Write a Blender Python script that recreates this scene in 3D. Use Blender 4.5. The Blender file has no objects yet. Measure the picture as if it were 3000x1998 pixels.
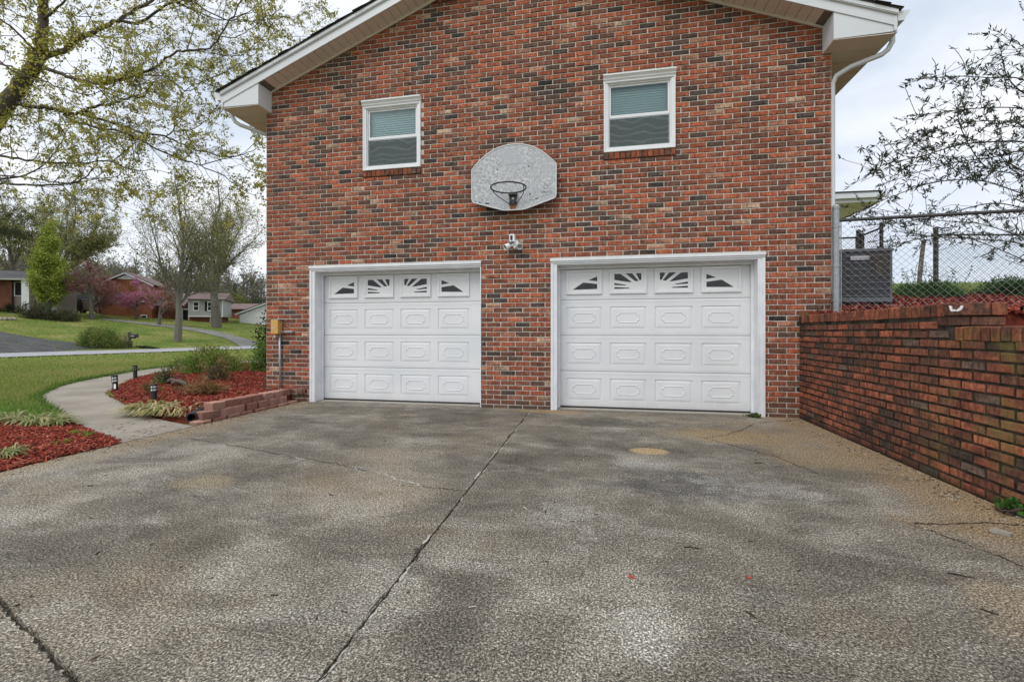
import bpy, math, random
import numpy as np
from mathutils import Vector, Matrix
from mathutils.geometry import tessellate_polygon

SC = bpy.context.scene
COL = SC.collection
R = math.radians

# ------------------------------------------------------------------ camera, sky, sun, exposure
CAM = Vector((0.0, -6.33, 1.075))
cd = bpy.data.cameras.new('camera')
cam = bpy.data.objects.new('camera', cd)
COL.objects.link(cam)
cam.location = CAM
cam.rotation_euler = (R(90), 0, R(11.35))
cd.sensor_width = 36.0
cd.lens = 36.0 * 1340 / 3000
cd.shift_y = -26 / 3000
cd.clip_start = 0.05
cd.clip_end = 2000
SC.camera = cam

SUN_EL, SUN_AZ = R(52), R(205)
w = bpy.data.worlds.new('World')
SC.world = w
w.use_nodes = True
wn, wl = w.node_tree.nodes, w.node_tree.links
wn.clear()
wo = wn.new('ShaderNodeOutputWorld')
bg = wn.new('ShaderNodeBackground')
bg.inputs['Strength'].default_value = 0.1
sky = wn.new('ShaderNodeTexSky')
sky.sky_type = 'NISHITA'
sky.sun_disc = False
sky.sun_elevation = SUN_EL
sky.sun_rotation = SUN_AZ
tc = wn.new('ShaderNodeTexCoord')
mp = wn.new('ShaderNodeMapping')
mp.inputs['Scale'].default_value = (1, 1, 2.2)
mp.inputs['Location'].default_value = (0.35, 0.2, 0.0)
nz = wn.new('ShaderNodeTexNoise')
nz.inputs['Scale'].default_value = 2.1
nz.inputs['Detail'].default_value = 5
nz.inputs['Roughness'].default_value = 0.52
rp = wn.new('ShaderNodeValToRGB')
rp.color_ramp.elements[0].position = 0.36
rp.color_ramp.elements[0].color = (6.9, 7.75, 9.0, 1)
rp.color_ramp.elements[1].position = 0.60
rp.color_ramp.elements[1].color = (11.0, 11.2, 11.5, 1)
mx = wn.new('ShaderNodeMix')
mx.data_type = 'RGBA'
mx.inputs[0].default_value = 0.9
wl.new(tc.outputs['Generated'], mp.inputs[0])
wl.new(mp.outputs[0], nz.inputs['Vector'])
wl.new(nz.outputs[0], rp.inputs[0])
wl.new(sky.outputs[0], mx.inputs[6])
wl.new(rp.outputs[0], mx.inputs[7])
wl.new(mx.outputs[2], bg.inputs['Color'])
wl.new(bg.outputs[0], wo.inputs[0])

sl = bpy.data.lights.new('sun', 'SUN')
sl.energy = 1.5
sl.angle = R(35)
sl.color = (1.0, 0.97, 0.92)
sun = bpy.data.objects.new('sun', sl)
COL.objects.link(sun)
sdir = Vector((math.cos(SUN_EL) * math.sin(SUN_AZ), math.cos(SUN_EL) * math.cos(SUN_AZ), math.sin(SUN_EL)))
sun.rotation_euler = sdir.to_track_quat('Z', 'Y').to_euler()
sun.location = (0, -20, 30)

SC.view_settings.view_transform = 'Standard'
SC.view_settings.look = 'None'
SC.view_settings.exposure = 0.1
SC.view_settings.gamma = 1.0
SC.view_settings.use_curve_mapping = False
SC.render.engine = 'CYCLES'
SC.cycles.max_bounces = 8
SC.cycles.transparent_max_bounces = 24


# ------------------------------------------------------------------ materials
def lin(r, g, b):
    f = lambda c: (c / 255 / 12.92) if c / 255 <= 0.04045 else ((c / 255 + 0.055) / 1.055) ** 2.4
    return (f(r), f(g), f(b))


class NT:
    def __init__(self, name):
        self.m = bpy.data.materials.new(name)
        self.m.use_nodes = True
        self.n = self.m.node_tree.nodes
        self.l = self.m.node_tree.links
        self.bsdf = self.n['Principled BSDF']
        g = self.n.new('ShaderNodeNewGeometry')
        self.pos = g.outputs['Position']

    def new(self, t):
        return self.n.new(t)

    def map(self, scale=(1, 1, 1), loc=(0, 0, 0)):
        m = self.new('ShaderNodeMapping')
        m.inputs['Scale'].default_value = scale
        m.inputs['Location'].default_value = loc
        self.l.new(self.pos, m.inputs[0])
        return m.outputs[0]

    def noise(self, scale, detail=4, rough=0.55, vec=None, dist=0.0):
        t = self.new('ShaderNodeTexNoise')
        t.inputs['Scale'].default_value = scale
        t.inputs['Detail'].default_value = detail
        t.inputs['Roughness'].default_value = rough
        t.inputs['Distortion'].default_value = dist
        self.l.new(vec or self.pos, t.inputs['Vector'])
        return t.outputs[0]

    def ramp(self, fac, stops):
        r = self.new('ShaderNodeValToRGB')
        e = r.color_ramp.elements
        while len(e) < len(stops):
            e.new(0.5)
        for i, (p, c) in enumerate(stops):
            e[i].position = p
            e[i].color = (c, c, c, 1) if not hasattr(c, '__len__') else (*c, 1)
        self.l.new(fac, r.inputs[0])
        return r.outputs[0]

    def _in(self, sock, v):
        if hasattr(v, 'links') or isinstance(v, bpy.types.NodeSocket):
            self.l.new(v, sock)
        elif hasattr(v, '__len__'):
            sock.default_value = (*v, 1) if len(v) == 3 else v
        else:
            sock.default_value = v

    def mix(self, fac, a, b, mode='MIX'):
        m = self.new('ShaderNodeMix')
        m.data_type = 'RGBA'
        m.blend_type = mode
        self._in(m.inputs[0], fac)
        self._in(m.inputs[6], a)
        self._in(m.inputs[7], b)
        return m.outputs[2]

    def math(self, op, a, b=0.0, c=None):
        m = self.new('ShaderNodeMath')
        m.operation = op
        self._in(m.inputs[0], a)
        self._in(m.inputs[1], b)
        if c is not None:
            self._in(m.inputs[2], c)
        return m.outputs[0]

    def xyz(self, vec=None):
        s = self.new('ShaderNodeSeparateXYZ')
        self.l.new(vec or self.pos, s.inputs[0])
        return s.outputs

    def attr(self, name='Col'):
        a = self.new('ShaderNodeAttribute')
        a.attribute_name = name
        return a.outputs['Color']

    def bump(self, h, strength=0.3, dist=0.01):
        b = self.new('ShaderNodeBump')
        b.inputs['Strength'].default_value = strength
        b.inputs['Distance'].default_value = dist
        self.l.new(h, b.inputs['Height'])
        self.l.new(b.outputs[0], self.bsdf.inputs['Normal'])

    def done(self, col, rough=0.8, metal=0.0, spec=0.5):
        self._in(self.bsdf.inputs['Base Color'], col)
        self._in(self.bsdf.inputs['Roughness'], rough)
        self.bsdf.inputs['Metallic'].default_value = metal
        self.bsdf.inputs['Specular IOR Level'].default_value = spec
        return self.m


def simple(name, c, rough=0.6, metal=0.0, var=0.12, scale=8.0, bump=0.0, bscale=60.0, spec=0.5):
    t = NT(name)
    n = t.noise(scale, 5, 0.6)
    lo = tuple(x * (1 - var) for x in c)
    hi = tuple(min(1, x * (1 + var)) for x in c)
    col = t.ramp(n, [(0.3, lo), (0.7, hi)])
    if bump:
        t.bump(t.noise(bscale, 4, 0.6), bump, 0.004)
    return t.done(col, rough, metal, spec)


def attr_mat(name, rough=0.85, var=0.25, scale=40.0, bump=0.0, spec=0.3, trans=0.0):
    t = NT(name)
    a = t.attr()
    n = t.ramp(t.noise(scale, 4, 0.6), [(0.25, 1 - var), (0.75, 1 + var)])
    col = t.mix(1.0, a, n, 'MULTIPLY')
    if bump:
        t.bump(t.noise(scale * 2, 4), bump, 0.004)
    m = t.done(col, rough, 0, spec)
    if trans:
        tr = t.new('ShaderNodeBsdfTranslucent')
        t.l.new(col, tr.inputs[0])
        ms = t.new('ShaderNodeMixShader')
        ms.inputs[0].default_value = trans
        t.l.new(t.bsdf.outputs[0], ms.inputs[1])
        t.l.new(tr.outputs[0], ms.inputs[2])
        t.l.new(ms.outputs[0], t.n['Material Output'].inputs[0])
    return m


def brick_mat(name, old=False):
    t = NT(name)
    a = t.attr()
    st = t.noise(1.0, 5, 0.7, t.map((38, 38, 9)))          # vertical drag marks of wire-cut brick
    st = t.ramp(st, [(0.33, 0.5), (0.5, 1.0), (0.68, 1.35)])
    bl = t.ramp(t.noise(26, 5, 0.7), [(0.34, 0.58), (0.6, 1.18)])
    col = t.mix(1.0, a, st, 'MULTIPLY')
    col = t.mix(1.0, col, bl, 'MULTIPLY')
    big = t.ramp(t.noise(0.9, 4, 0.6), [(0.3, 0.86), (0.7, 1.08)])
    col = t.mix(1.0, col, big, 'MULTIPLY')
    if not old:
        x = t.xyz()
        fl_ = t.ramp(t.noise(1.0, 5, 0.7, t.map((13, 13, 26), (3, 2, 8))), [(0.585, 0.0), (0.66, 1.0)])
        fl_ = t.math('MULTIPLY', fl_, t.ramp(t.noise(0.55, 3, 0.5, t.map((1, 1, 1.6), (1, 4, 2))), [(0.42, 0.25), (0.62, 0.9)]))
        col = t.mix(fl_, col, (0.50, 0.35, 0.24))
        dk_ = t.ramp(t.noise(1.0, 5, 0.7, t.map((9, 9, 30), (6, 1, 3))), [(0.56, 0.0), (0.68, 0.6)])
        col = t.mix(dk_, col, (0.085, 0.052, 0.040))
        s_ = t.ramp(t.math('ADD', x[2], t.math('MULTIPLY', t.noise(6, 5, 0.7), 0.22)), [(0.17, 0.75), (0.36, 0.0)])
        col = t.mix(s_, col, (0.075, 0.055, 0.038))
        dx = t.math('DIVIDE', t.math('SUBTRACT', x[0], -1.15), 0.42)
        dz = t.math('DIVIDE', t.math('SUBTRACT', x[2], 2.66), 0.11)
        d2 = t.math('ADD', t.math('ADD', t.math('MULTIPLY', dx, dx), t.math('MULTIPLY', dz, dz)), t.math('MULTIPLY', t.noise(9, 4, 0.7), 0.8))
        col = t.mix(t.ramp(d2, [(0.45, 0.55), (1.0, 0.0)]), col, (0.13, 0.10, 0.022))
    if old:
        k = t.ramp(t.noise(1.0, 7, 0.72, t.map((1.4, 1.4, 2.2), (3.1, 0.4, 1.2))), [(0.50, 0.0), (0.64, 1.0)])
        k2 = t.ramp(t.noise(14, 5, 0.7), [(0.38, 0.15), (0.6, 1.0)])
        col = t.mix(t.math('MULTIPLY', k, k2), col, (0.030, 0.026, 0.022))
        x = t.xyz()
        near = t.ramp(t.math('MULTIPLY_ADD', x[1], -0.333, 0.0), [(0.66, 0.0), (0.98, 1.0)])
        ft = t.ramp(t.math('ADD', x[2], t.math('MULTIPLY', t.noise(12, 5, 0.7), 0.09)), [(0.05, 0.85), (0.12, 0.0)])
        col = t.mix(ft, col, (0.02, 0.019, 0.015))  # wall foot: black dirt band with edge shading painted into it
        g = t.ramp(t.noise(3.2, 5, 0.6, t.map((1, 1, 1), (7, 2, 0))), [(0.47, 0.0), (0.64, 1.0)])
        col = t.mix(t.math('MULTIPLY', t.math('MULTIPLY', g, near), 0.6), col, (0.20, 0.17, 0.05))
    t.bump(t.math('ADD', t.noise(90, 5, 0.7), st), 0.35, 0.004)
    return t.done(col, 0.88, 0, 0.25)


M = {}
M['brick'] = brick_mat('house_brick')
M['brick_old'] = brick_mat('weathered_brick', True)
t = NT('mortar')
M['mortar'] = t.done(t.ramp(t.noise(30, 5), [(0.3, (0.50, 0.45, 0.39)), (0.7, (0.70, 0.655, 0.59))]), 0.95, 0, 0.1)
t = NT('dark_mortar')
M['mortar_old'] = t.done(t.ramp(t.noise(9, 6, 0.65), [(0.35, (0.022, 0.019, 0.016)), (0.75, (0.13, 0.11, 0.085))]), 0.95, 0, 0.1)
M['white'] = simple('white_paint', (0.76, 0.77, 0.78), 0.45, var=0.05, scale=3)
t = NT('door_paint')
x = t.xyz()
col = t.ramp(t.noise(2.0, 4), [(0.3, (0.70, 0.715, 0.735)), (0.7, (0.77, 0.78, 0.79))])
dirt = t.ramp(t.math('ADD', x[2], t.math('MULTIPLY', t.noise(7, 5, 0.7), 0.25)), [(0.13, 0.6), (0.33, 0.0)])
col = t.mix(t.math('MULTIPLY', dirt, 0.5), col, (0.40, 0.36, 0.30))
t.bump(t.noise(1.0, 3, 0.6, t.map((90, 20, 400))), 0.05, 0.001)
M['door'] = t.done(col, 0.42)
t = NT('jamb_paint')
x = t.xyz()
col = t.ramp(t.noise(5, 5), [(0.3, (0.68, 0.70, 0.74)), (0.7, (0.80, 0.81, 0.83))])
fl = t.ramp(t.noise(24, 6, 0.75), [(0.63, 0.0), (0.69, 1.0)])
lowz = t.ramp(x[2], [(0.1, 1.0), (0.9, 0.25)])
col = t.mix(t.math('MULTIPLY', t.math('MULTIPLY', fl, lowz), 0.55), col, (0.33, 0.28, 0.22))
M['jamb'] = t.done(col, 0.5)
M['fascia'] = simple('fascia_metal', (0.66, 0.68, 0.71), 0.4, var=0.03, scale=2)
M['soffit'] = simple('soffit_vinyl', (0.74, 0.665, 0.605), 0.55, var=0.04, scale=3)
M['soffit_dark'] = simple('soffit_groove', (0.20, 0.17, 0.15), 0.7)
M['roof'] = simple('asphalt_shingle', (0.045, 0.042, 0.04), 0.95, var=0.4, scale=14, bump=0.5, bscale=150, spec=0.2)
M['black'] = simple('black_rubber', (0.02, 0.02, 0.021), 0.6, var=0.2)
M['void'] = simple('dark_interior', (0.012, 0.012, 0.012), 0.9)
M['iron'] = simple('black_iron', (0.03, 0.028, 0.026), 0.55, var=0.5, scale=40, bump=0.3)
M['galv'] = simple('galvanised_steel', (0.36, 0.38, 0.40), 0.45, 0.6, var=0.15, scale=20)
M['galv_dull'] = simple('weathered_steel', (0.075, 0.077, 0.078), 0.55, 0.35, var=0.3, scale=20)
M['ac'] = simple('ac_paint', (0.125, 0.135, 0.148), 0.5, var=0.1)
M['ac_fin'] = simple('ac_fins', (0.010, 0.0105, 0.012), 0.6, var=0.2)
M['plate'] = simple('nameplate', (0.55, 0.55, 0.60), 0.35, 0.3, var=0.3, scale=50)
M['tan'] = simple('tan_enamel', (0.60, 0.35, 0.10), 0.5, var=0.1, scale=12)
M['rust'] = simple('rust', (0.24, 0.10, 0.04), 0.85, var=0.4, scale=30)
M['plastic_w'] = simple('white_plastic', (0.86, 0.86, 0.86), 0.35, var=0.02)
M['lens'] = simple('grey_lens', (0.20, 0.20, 0.22), 0.2, var=0.1)
M['concrete_pale'] = simple('pale_concrete', (0.34, 0.31, 0.27), 0.9, var=0.15, scale=5, bump=0.2, bscale=120, spec=0.2)
M['wood_grey'] = simple('grey_timber', (0.16, 0.135, 0.115), 0.9, var=0.3, scale=20, spec=0.2)
M['wood_brown'] = simple('brown_timber', (0.16, 0.09, 0.05), 0.85, var=0.2, scale=20, spec=0.2)
M['siding'] = simple('grey_siding', (0.34, 0.34, 0.33), 0.7, var=0.06)
M['siding_tan'] = simple('tan_siding', (0.28, 0.25, 0.21), 0.7, var=0.08)
M['farbrick'] = simple('far_brick', (0.17, 0.072, 0.045), 0.9, var=0.35, scale=1.8, spec=0.2)
M['farbrick_orange'] = simple('orange_brick', (0.26, 0.105, 0.05), 0.9, var=0.35, scale=1.6, spec=0.2)
M['farroof'] = simple('far_roof', (0.105, 0.105, 0.11), 0.9, var=0.15, scale=1.5, spec=0.2)
M['farroof_brown'] = simple('brown_roof', (0.19, 0.14, 0.135), 0.9, var=0.15, scale=1.5, spec=0.2)
M['car'] = simple('dark_car_paint', (0.02, 0.021, 0.024), 0.2, var=0.05)
M['red'] = simple('tail_light', (0.35, 0.02, 0.02), 0.3)
M['leaf'] = attr_mat('leaves', 0.65, 0.25, 30, spec=0.25, trans=0.42)
M['petal'] = attr_mat('blossom', 0.8, 0.2, 30, spec=0.1, trans=0.3)
M['bark'] = attr_mat('bark', 0.95, 0.4, 22, bump=0.6, spec=0.15)
M['chip'] = attr_mat('wood_chips', 0.9, 0.3, 60, spec=0.2)
M['blade'] = attr_mat('grass_blades', 0.75, 0.15, 20, spec=0.2, trans=0.4)
M['woods'] = attr_mat('far_woods', 0.95, 0.2, 3, spec=0.05)
M['block'] = attr_mat('edging_block', 0.92, 0.25, 45, bump=0.7, spec=0.2)

t = NT('window_glass')
t.bsdf.inputs['Base Color'].default_value = (0.30, 0.42, 0.42, 1)
gl = t.new('ShaderNodeBsdfGlossy')
gl.inputs['Roughness'].default_value = 0.02
gl.inputs['Color'].default_value = (0.85, 0.93, 0.95, 1)
tr = t.new('ShaderNodeBsdfTransparent')
tr.inputs[0].default_value = (0.90, 0.985, 0.985, 1)
lw = t.new('ShaderNodeFresnel')
lw.inputs[0].default_value = 1.55
ms = t.new('ShaderNodeMixShader')
t.l.new(t.math('MULTIPLY_ADD', lw.outputs[0], 1.0, 0.0), ms.inputs[0])
t.l.new(tr.outputs[0], ms.inputs[1])
t.l.new(gl.outputs[0], ms.inputs[2])
t.l.new(ms.outputs[0], t.n['Material Output'].inputs[0])
M['glass'] = t.m

t = NT('insect_screen')           # fine mesh: part see-through, with faint moire swirls of the weave
wv = t.new('ShaderNodeTexWave')
wv.inputs['Scale'].default_value = 1.7
wv.bands_direction = 'Z'
wv.inputs['Distortion'].default_value = 6.0
wv.inputs['Detail'].default_value = 0.4
wv.inputs['Detail Scale'].default_value = 1.2
t.l.new(t.map((2.0, 1.0, 2.0)), wv.inputs[0])
sc_col = t.ramp(wv.outputs[1], [(0.70, (0.115, 0.14, 0.14)), (1.0, (0.165, 0.195, 0.20))])
t.done(sc_col, 0.7, 0, 0.2)
tr = t.new('ShaderNodeBsdfTransparent')
ms = t.new('ShaderNodeMixShader')
ms.inputs[0].default_value = 0.66
t.l.new(tr.outputs[0], ms.inputs[1])
t.l.new(t.bsdf.outputs[0], ms.inputs[2])
t.l.new(ms.outputs[0], t.n['Material Output'].inputs[0])
M['screen'] = t.m

t = NT('dark_glass')
M['darkglass'] = t.done(t.ramp(t.noise(40, 4, 0.7), [(0.45, (0.006, 0.006, 0.007)), (0.75, (0.05, 0.05, 0.05))]), 0.12)

t = NT('backboard_paint')
a_ = t.noise(34, 6, 0.72, dist=0.8)
col = t.ramp(a_, [(0.34, (0.26, 0.27, 0.29)), (0.5, (0.42, 0.435, 0.455)), (0.62, (0.72, 0.73, 0.74))])
mask = t.ramp(t.noise(2.6, 3), [(0.36, 0.15), (0.6, 1.0)])
col = t.mix(mask, (0.43, 0.445, 0.475), col)
t.bump(a_, 0.5, 0.003)
M['board'] = t.done(col, 0.6)

# driveway: exposed-aggregate concrete, weathered dark with pale and tan worn areas
t = NT('driveway_concrete')
X, Y, Z = t.xyz()
big = t.noise(0.75, 7, 0.62, dist=0.5)
mid = t.noise(3.2, 6, 0.68)
grain = t.noise(120, 2, 0.8)
gr2 = t.noise(58, 3, 0.85, t.map((1, 1, 1), (3, 1, 0)))
fac = t.math('ADD', t.math('MULTIPLY', big, 0.62), t.math('MULTIPLY', mid, 0.38))
base = t.ramp(fac, [(0.36, (0.105, 0.092, 0.073)), (0.5, (0.185, 0.164, 0.132)), (0.63, (0.33, 0.30, 0.25))])
pw = t.ramp(t.noise(1.0, 7, 0.72, t.map((1.5, 3.0, 1), (2.2, 0.7, 0)), 0.6), [(0.50, 0.0), (0.66, 0.55)])
base = t.mix(pw, base, (0.37, 0.345, 0.295))
pd = t.ramp(t.noise(1.0, 7, 0.72, t.map((1.1, 2.4, 1), (8.2, 3.7, 0)), 0.6), [(0.52, 0.0), (0.68, 0.65)])
base = t.mix(pd, base, (0.082, 0.072, 0.058))
tanm = t.ramp(t.noise(0.55, 5, 0.6, t.map((1, 1, 1), (4.3, 9.1, 0))), [(0.52, 0.0), (0.72, 0.65)])
base = t.mix(tanm, base, (0.29, 0.225, 0.145))
wob = t.math('MULTIPLY', t.math('SUBTRACT', t.noise(2.2, 6, 0.7), 0.5), 1.1)
wob2 = t.math('SUBTRACT', t.noise(4.5, 8, 0.78, t.map((1, 1, 1), (2, 7, 1))), 0.46)
edge = t.ramp(t.math('ADD', t.math('SUBTRACT', 2.4, X), wob), [(0.10, 0.85), (0.62, 0.0)])
base = t.mix(edge, base, (0.33, 0.235, 0.135))
ledge = t.ramp(t.math('ADD', t.math('ADD', X, 4.6), wob), [(0.05, 0.7), (0.5, 0.0)])
base = t.mix(ledge, base, (0.31, 0.235, 0.145))
for (cx, cy, rx, ry, c, s, jag) in [
        (0.40, -2.03, 0.20, 0.14, (0.42, 0.30, 0.17), 0.95, 0.18),
        (1.35, -1.25, 0.85, 0.45, (0.31, 0.225, 0.125), 0.85, 1.0),
        (1.75, -1.9, 0.5, 0.6, (0.29, 0.22, 0.13), 0.7, 1.2),
        (-0.75, -0.16, 0.75, 0.16, (0.33, 0.23, 0.12), 0.85, 0.5),
        (-2.55, -0.75, 0.14, 0.12, (0.30, 0.235, 0.15), 0.8, 0.4),
        (-2.8, -3.55, 0.28, 0.2, (0.30, 0.24, 0.15), 0.6, 1.1),
        (-1.9, -2.6, 0.55, 0.28, (0.30, 0.25, 0.19), 0.55, 1.2),
        (1.75, -4.25, 0.5, 0.4, (0.31, 0.25, 0.17), 0.7, 0.9),
        (1.95, -3.35, 0.38, 0.25, (0.25, 0.18, 0.10), 0.6, 1.0),
        (0.1, -0.75, 0.9, 0.45, (0.085, 0.076, 0.066), 0.75, 1.2),
        (0.55, -2.9, 0.75, 0.5, (0.080, 0.078, 0.076), 0.75, 1.3),
        (-3.2, -0.6, 1.1, 0.5, (0.12, 0.10, 0.075), 0.6, 1.3),
        (1.6, -4.95, 0.5, 0.4, (0.13, 0.126, 0.118), 0.5, 1.2),
        (0.35, -2.45, 0.35, 0.22, (0.36, 0.35, 0.33), 0.5, 1.6),
        (0.16, -4.65, 0.2, 0.2, (0.44, 0.42, 0.37), 0.6, 2.2),
        (-0.15, -3.7, 0.3, 0.35, (0.40, 0.38, 0.34), 0.5, 2.2),
        (1.0, -2.9, 0.5, 0.3, (0.38, 0.365, 0.335), 0.5, 2.2)]:
    dx = t.math('DIVIDE', t.math('SUBTRACT', X, cx), rx)
    dy = t.math('DIVIDE', t.math('SUBTRACT', Y, cy), ry)
    d2 = t.math('ADD', t.math('MULTIPLY', dx, dx), t.math('MULTIPLY', dy, dy))
    d2 = t.math('ADD', d2, t.math('MULTIPLY', wob2, jag * 3.0))
    base = t.mix(t.ramp(d2, [(0.55, s), (0.85, 0.0)] if jag < .3 else [(0.2, s), (0.9, 0.0)]), base, c)
g = t.ramp(grain, [(0.34, 0.18), (0.45, 0.55), (0.53, 1.05), (0.64, 2.5)])
g2 = t.ramp(gr2, [(0.34, 0.40), (0.5, 1.0), (0.64, 1.7)])
base = t.mix(0.95, base, g, 'MULTIPLY')
base = t.mix(0.85, base, g2, 'MULTIPLY')
sp = t.ramp(t.noise(62, 2, 0.5, t.map((1, 1, 1), (1, 5, 2))), [(0.69, 0.0), (0.76, 0.75)])
base = t.mix(t.math('MULTIPLY', sp, mid), base, (0.60, 0.57, 0.51))
t.bump(t.math('ADD', grain, gr2), 0.9, 0.006)
M['drive'] = t.done(base, 0.9, 0, 0.25)

t = NT('path_concrete')
b = t.ramp(t.noise(1.4, 6, 0.6), [(0.35, (0.27, 0.24, 0.20)), (0.65, (0.38, 0.34, 0.285))])
g = t.ramp(t.noise(70, 3, 0.7), [(0.3, 0.82), (0.7, 1.15)])
b = t.mix(1.0, b, g, 'MULTIPLY')
sp = t.ramp(t.noise(11, 5, 0.75), [(0.66, 0.0), (0.74, 0.5)])
b = t.mix(sp, b, (0.10, 0.085, 0.065))
t.bump(t.noise(110, 3), 0.25, 0.003)
M['path'] = t.done(b, 0.9, 0, 0.2)

t = NT('lawn_ground')
n1 = t.noise(0.35, 6, 0.65)
n2 = t.noise(2.6, 5, 0.7, t.map((1, 1, 1), (5, 3, 0)))
c = t.ramp(n1, [(0.36, (0.115, 0.185, 0.035)), (0.50, (0.19, 0.225, 0.055)), (0.64, (0.33, 0.285, 0.12))])
c = t.mix(1.0, c, t.ramp(n2, [(0.25, 0.7), (0.75, 1.3)]), 'MULTIPLY')
fn = t.noise(26, 4, 0.8)
c = t.mix(1.0, c, t.ramp(fn, [(0.3, 0.6), (0.7, 1.35)]), 'MULTIPLY')
t.bump(fn, 1.0, 0.05)
M['lawn'] = t.done(c, 0.95, 0, 0.1)

t = NT('asphalt_dark')
M['asphalt'] = t.done(t.ramp(t.noise(0.7, 6, 0.65, t.map((1, 3, 1))), [(0.35, (0.040, 0.042, 0.046)), (0.65, (0.085, 0.086, 0.09))]), 0.8, 0, 0.3)
t = NT('road_grey')
M['road'] = t.done(t.ramp(t.noise(1.2, 6, 0.65), [(0.35, (0.31, 0.31, 0.33)), (0.65, (0.40, 0.40, 0.415))]), 0.85, 0, 0.3)
t = NT('gravel_drive')
M['gdrive'] = t.done(t.ramp(t.noise(0.8, 6, 0.65), [(0.35, (0.17, 0.165, 0.165)), (0.65, (0.25, 0.24, 0.24))]), 0.9, 0, 0.2)
t = NT('mulch_soil')
M['mulch'] = t.done(t.ramp(t.noise(40, 6, 0.8), [(0.3, (0.035, 0.010, 0.007)), (0.7, (0.20, 0.045, 0.028))]), 0.95, 0, 0.1)


# ------------------------------------------------------------------ mesh building
WORLD = {}          # world position of every object's origin, by object name


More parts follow.
